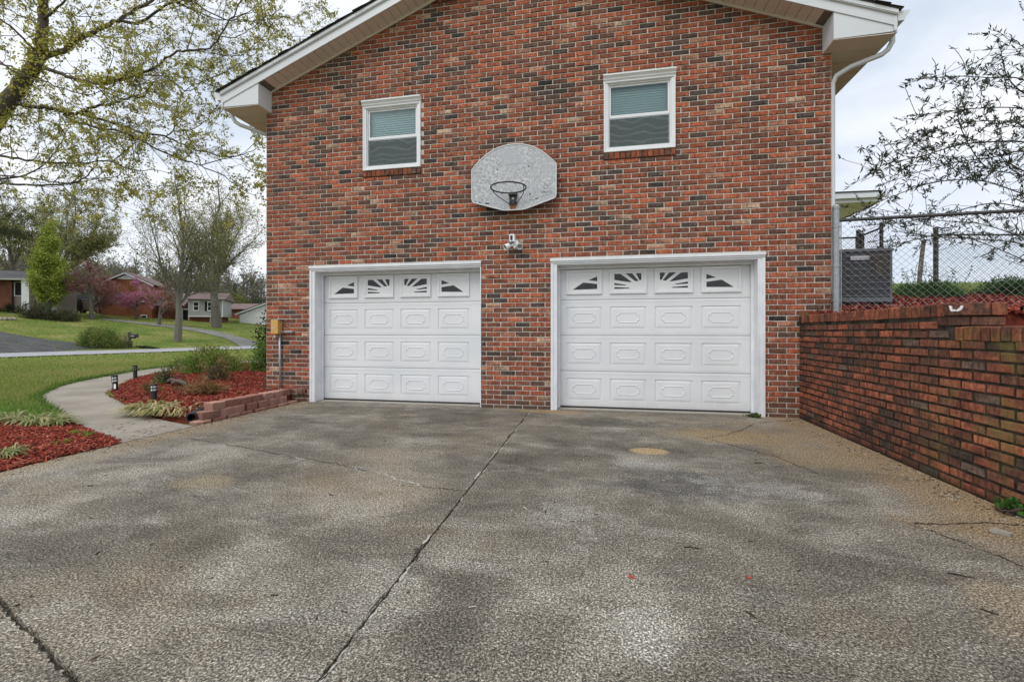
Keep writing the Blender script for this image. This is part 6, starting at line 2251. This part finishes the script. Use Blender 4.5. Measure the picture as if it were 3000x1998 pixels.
# ranch house at the left
o = at(-1.068, 39.5)
zg = h_ground(*o)
rh = thing('ranch_house', 'low brick ranch house with grey roof and white porch post behind the light green tree', 'house', (*o, zg))
MX = rot_local((*o, zg), YAW + R(12)) @ Matrix.Scale(.86, 4, (1, 0, 0))
MB().box(-9, -.98, 0, 3, -.5, 2.75, mtx=MX).build('brick_wall', 'farbrick', rh)
sd = MB().box(-.979, 2.7, .25, 2.6, .55, 2.75, mtx=MX).build('siding_wall', 'siding_tan', rh)
for i in range(9):
    MB().box(-.975, 2.7, .232, .2495, .58 + i * .1, .66 + i * .1, mtx=MX).build('siding_board', 'siding_tan', sd)
MB().box(-.979, 2.7, .2, 2.6, -.5, .549, mtx=MX).build('foundation', 'concrete_pale', rh)
for x_ in (-.95, 1.15):
    wf = MB().box(x_, x_ + 1.0 if x_ < 0 else x_ + 1.2, .2, .249, 1.5, 2.6, mtx=MX).build('window', 'void', rh)
    MB().box(x_ + .02, x_ + .09, .17, .1995, 1.5, 2.6, mtx=MX).box(x_ - .02, x_ + (1.0 if x_ < 0 else 1.2), .17, .1995, 1.44, 1.5, mtx=MX).build('window_frame', 'white', wf)
for x_ in (.28, 2.6):
    MB().box(x_ - .02, x_ + .62 if x_ < 1 else x_ + .3, -.55, -.4, .0, 2.75, mtx=MX).build('porch_post', 'white', rh)
MB().box(-9.3, 3.1, -.75, -.6, 2.76, 2.95, mtx=MX).build('eave_gutter', 'white', rh)
MB().prism([(-.85, 2.9), (1.9, 3.8), (3.4, 2.9)], 'x', -9.4, 3.2, mtx=MX).build('roof', 'farroof', rh)
MB().tube([MX @ Vector((1.9, -1.2, .1)), MX @ Vector((1.9, -1.2, .95)), MX @ Vector((.9, -1.2, .55)), MX @ Vector((.9, -1.2, -.1))], .06, 5).tube([MX @ Vector((1.9, -1.2, .95)), MX @ Vector((1.9, -1.2, -.1))], .07, 5).build('handrail', 'wood_brown', rh)
for cx_, cz_, r_, lb, sd_ in ((-.35, .0, .75, 'dark round shrub under the ranch house window by the porch post', 131), (-2.2, .0, .6, 'dark round shrub against the brick of the ranch house at the left edge', 132)):
    p = MX @ Vector((cx_, -.6, -.1))
    leaf_mound('round_shrub', lb, 'shrub', tuple(p), r_, .5, .75, 700, .14, [(.03, .055, .02), (.045, .075, .025)], sd_, stems=10)

# split level brick house
o = at(-.845, 45.5)
zg = h_ground(*o)
sh = thing('split_level_house', 'brick gable house with grey upper storey behind the pink blossom trees', 'house', (*o, zg))
MX = rot_local((*o, zg), YAW + R(20)) @ Matrix.Scale(.82, 4, (1, 0, 0))
gx0, gx1, ez, ax_ = -2.42, 2.65, 3.05, .10
apz = 4.2
MB().prism([(gx0, -.9), (gx1, -.9), (gx1, ez), (ax_, apz - .05), (gx0, ez - .05)], 'y', 0, 6, mtx=MX).build('gable_wall', 'farbrick_orange', sh)
m = MB()
for (xa, za), (xb, zb_) in (((ax_, apz), (gx0 - .35, ez - .12)), ((ax_, apz), (gx1 + .3, ez - .05))):
    m.prism([(xa, za), (xb, zb_), (xb, zb_ + .16), (xa, za + .16)], 'y', -.4, -.3, mtx=MX)
m.build('rake_board', 'white', sh)
m = MB()
for (xa, za), (xb, zb_) in (((ax_, apz + .16), (gx0 - .45, ez - .0)), ((ax_, apz + .16), (gx1 + .4, ez + .07))):
    m.prism([(xa, za), (xb, zb_), (xb, zb_ + .08), (xa, za + .08)], 'y', -.45, 6.3, mtx=MX)
m.build('roof', 'farroof_brown', sh)
MB().prism([(ax_ - 1.05, apz - .52), (ax_ + 1.15, apz - .52), (ax_ + .05, apz - .02)], 'y', -.06, -.001, mtx=MX).build('gable_vent', 'white', sh)
for x_, z_ in ((-.98, 1.45), (1.5, 1.45)):
    MB().box(x_, x_ + .58, -.08, -.001, z_, z_ + .09, mtx=MX).build('window_sill', 'white', sh)
    MB().box(x_ + .02, x_ + .56, -.03, -.001, z_ + .0905, z_ + .9, mtx=MX).build('window', 'farroof', sh)
def far_window(x_, z_, w_, h_, y_, par, MX, nv=1, nh=2):
    wf = MB().box(x_, x_ + w_, y_ - .05, y_ - .001, z_, z_ + h_, mtx=MX).build('window', 'white', par)
    for i in range(nh):
        MB().box(x_ + .09, x_ + w_ - .09, y_ - .07, y_ - .0505, z_ + .1 + i * (h_ - .14) / nh, z_ + .04 + (i + 1) * (h_ - .14) / nh, mtx=MX).build('pane', 'void', wf)
    return wf


far_window(1.50, -.55, .68, .72, 0, sh, MX)
far_window(2.95, -.62, .36, .75, 1.0, sh, MX, nh=3)
MB().box(gx1 + .001, 7.4, 1.0, 6, -1.2, 1.2, mtx=MX).build('entry_wall', 'farbrick', sh)
MB().prism([(-.05, 1.15), (4, 2.7), (9, 1.15)], 'x', gx1 + .2, 6.0, mtx=MX).build('entry_roof', 'farroof_brown', sh)
p0 = 5.35
MB().box(p0, p0 + .20, .9, .999, -.95, .75, mtx=MX).box(p0 + .78, p0 + .98, .9, .999, -.95, .75, mtx=MX).box(p0, p0 + .98, .9, .999, .751, .9, mtx=MX).box(p0 + .2, p0 + .78, .9, .999, -.96, -.8, mtx=MX).build('door_surround', 'white', sh)
MB().box(p0 + .21, p0 + .77, .94, .998, -.78, .74, mtx=MX).build('door', 'void', sh)
u0, u1 = 6.35, 10.15
MB().box(u0, u1 - .35, .601, 4, -1.4, .05, mtx=MX).build('lower_brick', 'farbrick', sh)
up_ = MB().box(u0, u1, .2, 4.2, .051, 1.85, mtx=MX).build('upper_storey', 'siding', sh)
MB().box(u0, u1, .16, .199, .02, .10, mtx=MX).build('band_board', 'white', up_)
MB().box(u1 - .08, u1 + .01, .15, .199, .1, 1.85, mtx=MX).build('corner_board', 'white', up_)
MB().prism([(-.25, 1.85), (2.2, 2.7), (4.6, 1.85)], 'x', u0 - .2, u1 + .35, mtx=MX).build('upper_roof', 'farroof_brown', sh)
w_ = far_window(8.45, .62, .66, 1.0, .2, sh, MX)
MB().box(8.18, 8.42, .15, .199, .62, 1.62, mtx=MX).box(9.14, 9.38, .15, .199, .62, 1.62, mtx=MX).build('shutter', 'void', sh)
far_window(6.9, .62, .66, 1.0, .2, sh, MX)
far_window(8.62, -.85, .60, .80, .60, sh, MX)

# white garage farther right
o = at(-.578, 52)
zg = h_ground(*o)
wg = thing('white_garage', 'white gabled garage with brown roof beside the dark evergreen shrub', 'garage', (*o, zg))
MX = rot_local((*o, zg), YAW + R(15)) @ Matrix.Scale(.9, 4, (1, 0, 0))
MB().prism([(-.9, -.6), (5.2, -.6), (5.2, 1.0), (2.15, 2.15), (-.9, .95)], 'y', 0, 7, mtx=MX).build('wall', 'white', wg)
m = MB()
for s in (-1, 1):
    xa = 2.15 + s * 3.5
    m.prism([(2.15, 2.2), (xa, .88), (xa, 1.06), (2.15, 2.38)], 'y', -.3, -.2, mtx=MX)
m.build('rake_board', 'white', wg)
m = MB()
for s in (-1, 1):
    xa = 2.15 + s * 3.6
    m.prism([(2.15, 2.39), (xa, 1.05), (xa, 1.12), (2.15, 2.46)], 'y', -.35, 12, mtx=MX)
m.build('roof', 'farroof_brown', wg)
MB().box(1.75, 1.85, -.06, -.001, .35, .75, mtx=MX).build('wall_lamp', 'void', wg)
o = at(-.62, 56)
MX = rot_local((*o, h_ground(*o)), YAW)
bs = thing('brick_shed', 'small reddish brick outbuilding half hidden behind the white garage', 'shed', (*o, h_ground(*o)))
MB().box(-.3, 4, 0, 4, -.8, 1.1, mtx=MX).build('wall', 'farbrick', bs)
MB().prism([(-.3, 1.101), (2, 1.9), (4.3, 1.101)], 'x', -.6, 4.3, mtx=MX).build('roof', 'farroof_brown', bs)

# timber deck by the split level house
o = at(-.955, 47)
zg = h_ground(*o)
dk = thing('wooden_deck', 'grey weathered timber deck and railing between the green tree and brick house', 'deck', (*o, zg))
MX = rot_local((*o, zg), YAW)
MB().box(-1.0, 2.4, .0, 2.2, .28, .40, mtx=MX).build('platform', 'wood_brown', dk)
for i in range(5):
    MB().box(-1.0 + i * .82, -.88 + i * .82, -.05, .07, -.6, 1.38, mtx=MX).build('post', 'wood_grey', dk)
MB().box(-1.0, 2.4, -.06, .08, 1.381, 1.45, mtx=MX).build('handrail', 'wood_grey', dk)
for i in range(30):
    MB().box(-.97 + i * .112, -.92 + i * .112, -.02, .03, .42, 1.38, mtx=MX).build('baluster', 'wood_grey', dk)
for i in range(6):
    MB().box(-2.0, -1.05, -.05, .0, -.4 + i * .33, -.15 + i * .33, mtx=MX).build('plank', 'wood_grey', dk)

# dark car on the drive, seen from behind
o = at(-.99, 45.5)
zg = h_ground(*o)
car = thing('parked_car', 'dark sport utility vehicle parked behind the light green tree', 'car', (*o, zg))
MX = rot_local((*o, zg + .1), YAW)
m = MB()
m.prism([(-.92, .35), (.92, .35), (.95, .75), (.90, 1.05), (-.90, 1.05), (-.95, .75)], 'y', 0, 4.4, mtx=MX)
m.prism([(-.88, 1.05), (.88, 1.05), (.72, 1.68), (-.72, 1.68)], 'y', .12, 2.9, mtx=MX)
m.build('body', 'car', car)
MB().prism([(-.74, 1.12), (.74, 1.12), (.62, 1.56), (-.62, 1.56)], 'y', .09, .118, mtx=MX).build('rear_window', 'darkglass', car)
MB().box(-.93, .93, -.1, -.001, .38, .58, mtx=MX).build('bumper', 'galv_dull', car)
for s in (-1, 1):
    MB().box(min(s * .78, s * .92), max(s * .78, s * .92), -.03, -.001, .75, 1.04, mtx=MX).build('tail_light', 'red', car)
    for y_ in (.8, 3.4):
        wl_ = MB().lathe([(.34, 0), (.36, .05), (.36, .18), (.34, .22)], tuple(MX @ Vector((s * .93 - (.22 if s > 0 else 0), y_, .25))), tuple((MX.to_3x3() @ Vector((1, 0, 0)))), 16).build('wheel', 'black', car)
MB().box(-.2, .2, -.02, -.001, .78, .92, mtx=MX).build('plate', 'plastic_w', car)
MB().box(-.65, .65, .3, 2.4, 1.70, 1.74, mtx=MX).build('roof_rack', 'galv_dull', car)

# mailbox and roadside shrubs
o = at(-.836, 28.6)
zg = h_ground(*o)
mbx = thing('mailbox', 'black mailbox on a black post across the road', 'mailbox', (*o, zg))
MX = rot_local((*o, zg), YAW)
MB().bevbox(-.06, .06, -.06, .06, -.1, 1.0, .01, mtx=MX).box(-.10, .10, -.10, .10, -.1, .42, mtx=MX).build('post', 'black', mbx)
MB().box(-.05, .40, -.03, .03, .60, .655, mtx=MX).build('bracket', 'black', mbx)
m = MB()
m.prism([(-.10, .66), (.10, .66), (.10, .80)] + [(.10 * math.cos(a), .80 + .10 * math.sin(a)) for a in [math.pi * i / 8 for i in range(1, 8)]] + [(-.10, .80)], 'x', .0601, .48, mtx=MX)
bx_ = m.build('box', 'black', mbx)
MB().box(.15, .36, -.103, -.1005, .72, .79, mtx=MX).build('number_label', 'plate', bx_)
x_, y_ = at(-.900, 27.6)
YEW = [(.11, .17, .04), (.18, .23, .06), (.28, .30, .08), (.07, .11, .03)]
leaf_mound('evergreen_bush', 'wide rounded evergreen bush beside the mailbox across the road', 'shrub', (x_, y_, h_ground(x_, y_)), 1.25, .9, 1.18, 7000, .10, YEW, 141, stems=40, wid=.35, shell=.55)
x_, y_ = at(-.846, 28.2)
leaf_mound('twiggy_shrub', 'bare tan twiggy shrub between the evergreen bush and the mailbox', 'shrub', (x_, y_, h_ground(x_, y_)), .55, .4, 1.15, 260, .06, [(.20, .17, .08)], 142, stems=60, stemcol=(.22, .19, .12))
x_, y_ = at(-.80, 28.9)
leaf_mound('ground_cover', 'low dark ground cover at the foot of the mailbox', 'plant', (x_, y_, h_ground(x_, y_) - .02), 1.0, .4, .22, 900, .08, [(.04, .055, .025), (.06, .07, .03), (.09, .08, .05)], 143, stems=20)

SPR = [(.08, .10, .04), (.12, .14, .05), (.05, .07, .03), (.10, .075, .05)]
for i, (tx, t_, rx, rz, lb) in enumerate(((-1.035, 37.0, 1.5, 1.35, 'spreading dark spruce at the foot of the light green tree, left half'), (-.985, 37.2, 1.2, .95, 'low brownish spreading conifer at the right foot of the light green tree'))):
    x_, y_ = at(tx, t_)
    leaf_mound('low_conifer', lb, 'shrub', (x_, y_, h_ground(x_, y_)), rx, 1.0, rz, 3800, .15, SPR, 150 + i, stems=40, wid=.3, shell=.3, upw=-.1)
x_, y_ = at(-1.11, 34)
st = thing('landscape_stones', 'ring of grey stones round a tree bed at the left edge', 'stone edging', (x_, y_, h_ground(x_, y_)))
rng = random.Random(19)
for i in range(7):
    a = -.9 + i * .32
    p = (x_ + .1 + 1.2 * math.sin(a) * .3 - .3, y_ - .7 + .2 * i, h_ground(x_, y_) + .1)
    MB().blob(p, .16, .14, .14, rng, .2).build('stone', 'concrete_pale', st)
m_ = MB()

# ------------------------------------------------------------------ trees across the road
BUD = dict(n=1, j=.10, s=.13, w=.6, keep=.8, pal=[(.26, .29, .10), (.31, .31, .12), (.22, .21, .10), (.36, .34, .14)])


def ground_at(tx, t_):
    x_, y_ = at(tx, t_)
    return (x_, y_, h_ground(x_, y_))


vase = sc_prm(kids=[8, 8, 6, 4, 0], ang=[.58, .55, .6, .65, 0], up=[.05, .075, .06, .03, 0], start=[.55, .12, .15, .15, 0], ratio=[1.9, .46, .46, .5, .5], rr=[.42, .5, .5, .6, .6], rmin=.007)
tree('budding_tree', 'tall bare tree just coming into bud, trunk on the lawn left of the other', 'tree', ground_at(-.731, 33.3), 13.6, .27, 201, vase, (.17, .155, .13), dict(BUD, s=.10), 'budding trees across the road', L0=2.6)
tree('budding_tree', 'wide budding tree with thick trunk in front of the grey upper storey', 'tree', ground_at(-.645, 44.5), 16.5, .48, 202, vase, (.15, .14, .115), dict(BUD), 'budding trees across the road', L0=3.2)
tree('budding_tree', 'broad rounded budding tree behind the light green tree', 'tree', ground_at(-1.0, 62), 19.5, .40, 203, sc_prm(kids=[9, 8, 7, 4, 0], ang=[.8, .62, .6, .6, 0], up=[.04, .05, .04, .02, 0], start=[.4, .12, .15, .15, 0], ratio=[1.6, .45, .45, .5, .5], rr=[.42, .5, .5, .6, .6], rmin=.011), (.13, .115, .095), dict(BUD, n=2, s=.19, keep=.9), 'budding trees across the road', L0=4.4)
tree('budding_tree', 'small budding tree at the left edge behind the ranch roof', 'tree', ground_at(-1.085, 56), 14.5, .22, 204, sc_prm(kids=[7, 7, 6, 3, 0]), (.12, .105, .09), dict(BUD, s=.18), 'budding trees across the road')
LG = dict(n=5, j=.16, s=.15, w=.7, pal=[(.32, .40, .07), (.40, .46, .10), (.25, .32, .06), (.46, .49, .13)])
tree('light_green_tree', 'dense conical light green leafed tree in front of the ranch house', 'tree', ground_at(-1.012, 38.5), 8.6, .13, 205, sc_prm(n=[10, 5, 4, 3], kids=[44, 8, 5, 0], start=[.12, .15, .2, 0], ang=[.8, .7, .7, 0], ratio=[.30, .42, .5, .5], rr=[.4, .5, .6, 1], taper=[.15, .3, .4, .5], wig=[.02, .1, .16, .2], up=[.1, .06, .03, 0], tap=.98), (.10, .085, .07), LG, L0=6.0)
PINK = dict(n=5, j=.09, s=.085, w=.8, m='petal', pal=[(.62, .26, .40), (.52, .19, .31), (.70, .36, .48), (.45, .20, .26)])
RUST = dict(n=2, j=.08, s=.085, w=.7, m='petal', keep=.6, pal=[(.36, .17, .145), (.43, .20, .19), (.28, .15, .10), (.50, .27, .30)])
red = sc_prm(n=[3, 5, 5, 4, 3], kids=[5, 7, 6, 4, 0], start=[.5, .25, .2, .2, 0], ang=[.8, .7, .7, .7, 0], ratio=[1.25, .45, .45, .5, .5], up=[0, .02, .02, .01, 0])
tree('redbud_tree', 'dusky red leafed small tree with leaning forked trunk left of the brick gable', 'tree', ground_at(-.916, 40.2), 5.6, .20, 206, red, (.12, .105, .09), RUST, lean=(-.25, 0, 1), L0=1.5)
tree('redbud_tree', 'bright pink blossoming tree spreading across the brick gable', 'tree', ground_at(-.82, 43.8), 4.3, .12, 207, sc_prm(n=[3, 5, 5, 4, 3], kids=[5, 6, 5, 3, 0], start=[.5, .25, .2, .2, 0], ang=[1.0, .75, .7, .7, 0], ratio=[1.5, .48, .45, .5, .5], up=[-.02, -.01, 0, 0, 0]), (.10, .085, .075), dict(PINK, n=2, keep=.75), L0=1.3)
tree('redbud_tree', 'sparse pinkish brown tree left of the tall bare trunk', 'tree', ground_at(-.772, 41.3), 4.4, .15, 208, red, (.13, .115, .095), dict(RUST, n=1, pal=[(.42, .24, .16), (.34, .27, .11), (.52, .25, .32)]), L0=1.2)
# pine at the left picture edge
pb = ground_at(-1.19, 37)
pine = thing('pine_tree', 'dark pine with long drooping needles at the left picture edge', 'tree', pb)
rng = random.Random(210)
rs = np.random.default_rng(210)
MB().tube([Vector(pb), Vector(pb) + Vector((0, 0, 7)), Vector(pb) + Vector((.1, 0, 14.2))], [.3, .2, .05], 8, (.09, .07, .055)).build('trunk', 'bark', pine)
sg, P, D = [], [], []
for i in range(70):
    z_ = rng.uniform(6.0, 14)
    th = rng.uniform(0, 6.283)
    L_ = (14.8 - z_) * .42 + .6
    p = Vector(pb) + Vector((0, 0, z_))
    d = Vector((math.cos(th), math.sin(th), .15))
    for q in range(6):
        p2 = p + d * L_ / 6
        sg.append((p, p2, .035 * (1 - q / 7), .03 * (1 - q / 7)))
        p = p2
        d = (d + Vector((0, 0, -.05))).normalized()
        if q > 1:
            for _ in range(26):
                P.append(p + rnd_dir(rng, (0, 0, 0), 1) * rng.uniform(0, .3))
                D.append(d * .5 + rnd_dir(rng, (0, 0, -.2), .9))
m = MB()
segs_to(m, sg, 4, (.08, .065, .05))
m.build('branches', 'bark', pine)
m = MB()
leaves_to(m, P, D, .34, .035, pick_cols(rs, len(P), [(.025, .045, .02), (.04, .06, .025), (.07, .085, .03)], .2), rs)
m.build('crown', 'leaf', pine)
# yellow green forsythia-like mounds behind the garage
for i, (tx, t_, r_, lb) in enumerate(((-.605, 62, 2.2, 'yellow green bush behind the brown garage roof'), (-.56, 64, 2.4, 'dark green bush above the white garage roof'))):
    p = ground_at(tx, t_)
    leaf_mound('background_bush', lb, 'shrub', p, r_, 1.5, 3.4, 2200, .22, [(.22, .22, .05), (.15, .17, .04)] if i == 0 else [(.05, .08, .03), (.08, .10, .03)], 215 + i, stems=30)

# far wooded rise that reads as one mass
rng = random.Random(301)
rs = np.random.default_rng(301)
m = MB()
sg, P, D, C = [], [], [], []
for i in range(330):
    tx, t_ = rng.uniform(-1.22, -.47), rng.uniform(74, 135)
    x_, y_ = at(tx, t_)
    z_ = h_ground(x_, y_)
    H = rng.uniform(5.5, 9.5)
    ever = rng.random() < .05
    col = rng.choice([(.10, .085, .075), (.12, .105, .09), (.085, .075, .07)])
    lc = rng.choice([(.22, .24, .10), (.27, .25, .12), (.22, .19, .14), (.19, .21, .10)])
    p = Vector((x_, y_, z_ - .3))
    sg.append((p, p + Vector((rng.gauss(0, .2), rng.gauss(0, .2), H * .9)), .16, .04))
    for q in range(34):
        h_ = rng.uniform(.3, .95)
        b = p + Vector((0, 0, H * h_))
        d = rnd_dir(rng, (0, 0, .7), .8)
        L_ = H * .26 * (1.25 - h_)
        e = b + d * L_
        if not ever:
            sg.append((b, e, .05, .02))
            for _ in range(3):
                e2 = e + rnd_dir(rng, d, .6) * L_ * .5
                sg.append((e, e2, .025, .012))
                if rng.random() < .3:
                    P.append(e2), D.append(d), C.append(lc)
        else:
            for _ in range(8):
                P.append(b + rnd_dir(rng, (0, 0, 0), 1) * L_ * rng.random() * 1.3), D.append(rnd_dir(rng, (0, 0, 0), 1)), C.append((.07, .10, .05))
segs_to(m, sg, 3, (.17, .155, .14))
leaves_to(m, P, D, .45, .3, np.array(C), rs)
m.build('woods', 'woods', kind='stuff')
# undergrowth on the rise
n = 9000
tx, t_ = rs.uniform(-1.25, -.45, n), rs.uniform(72, 130, n)
c_, s_ = math.cos(YAW), math.sin(YAW)
X_, Y_ = (-s_ + tx * c_) * t_, -6.33 + (c_ + tx * s_) * t_
P = np.stack([X_, Y_, [h_ground(a, b) + abs(rs.normal(0, .9)) for a, b in zip(X_, Y_)]], 1)
m = MB()
leaves_to(m, P, rs.normal(0, 1, (n, 3)) + np.array([0, 0, .6]), 1.1, .9, pick_cols(rs, n, [(.16, .165, .09), (.19, .17, .11), (.13, .13, .09), (.24, .22, .11)], .2), rs)
m.build('undergrowth', 'woods', kind='stuff')
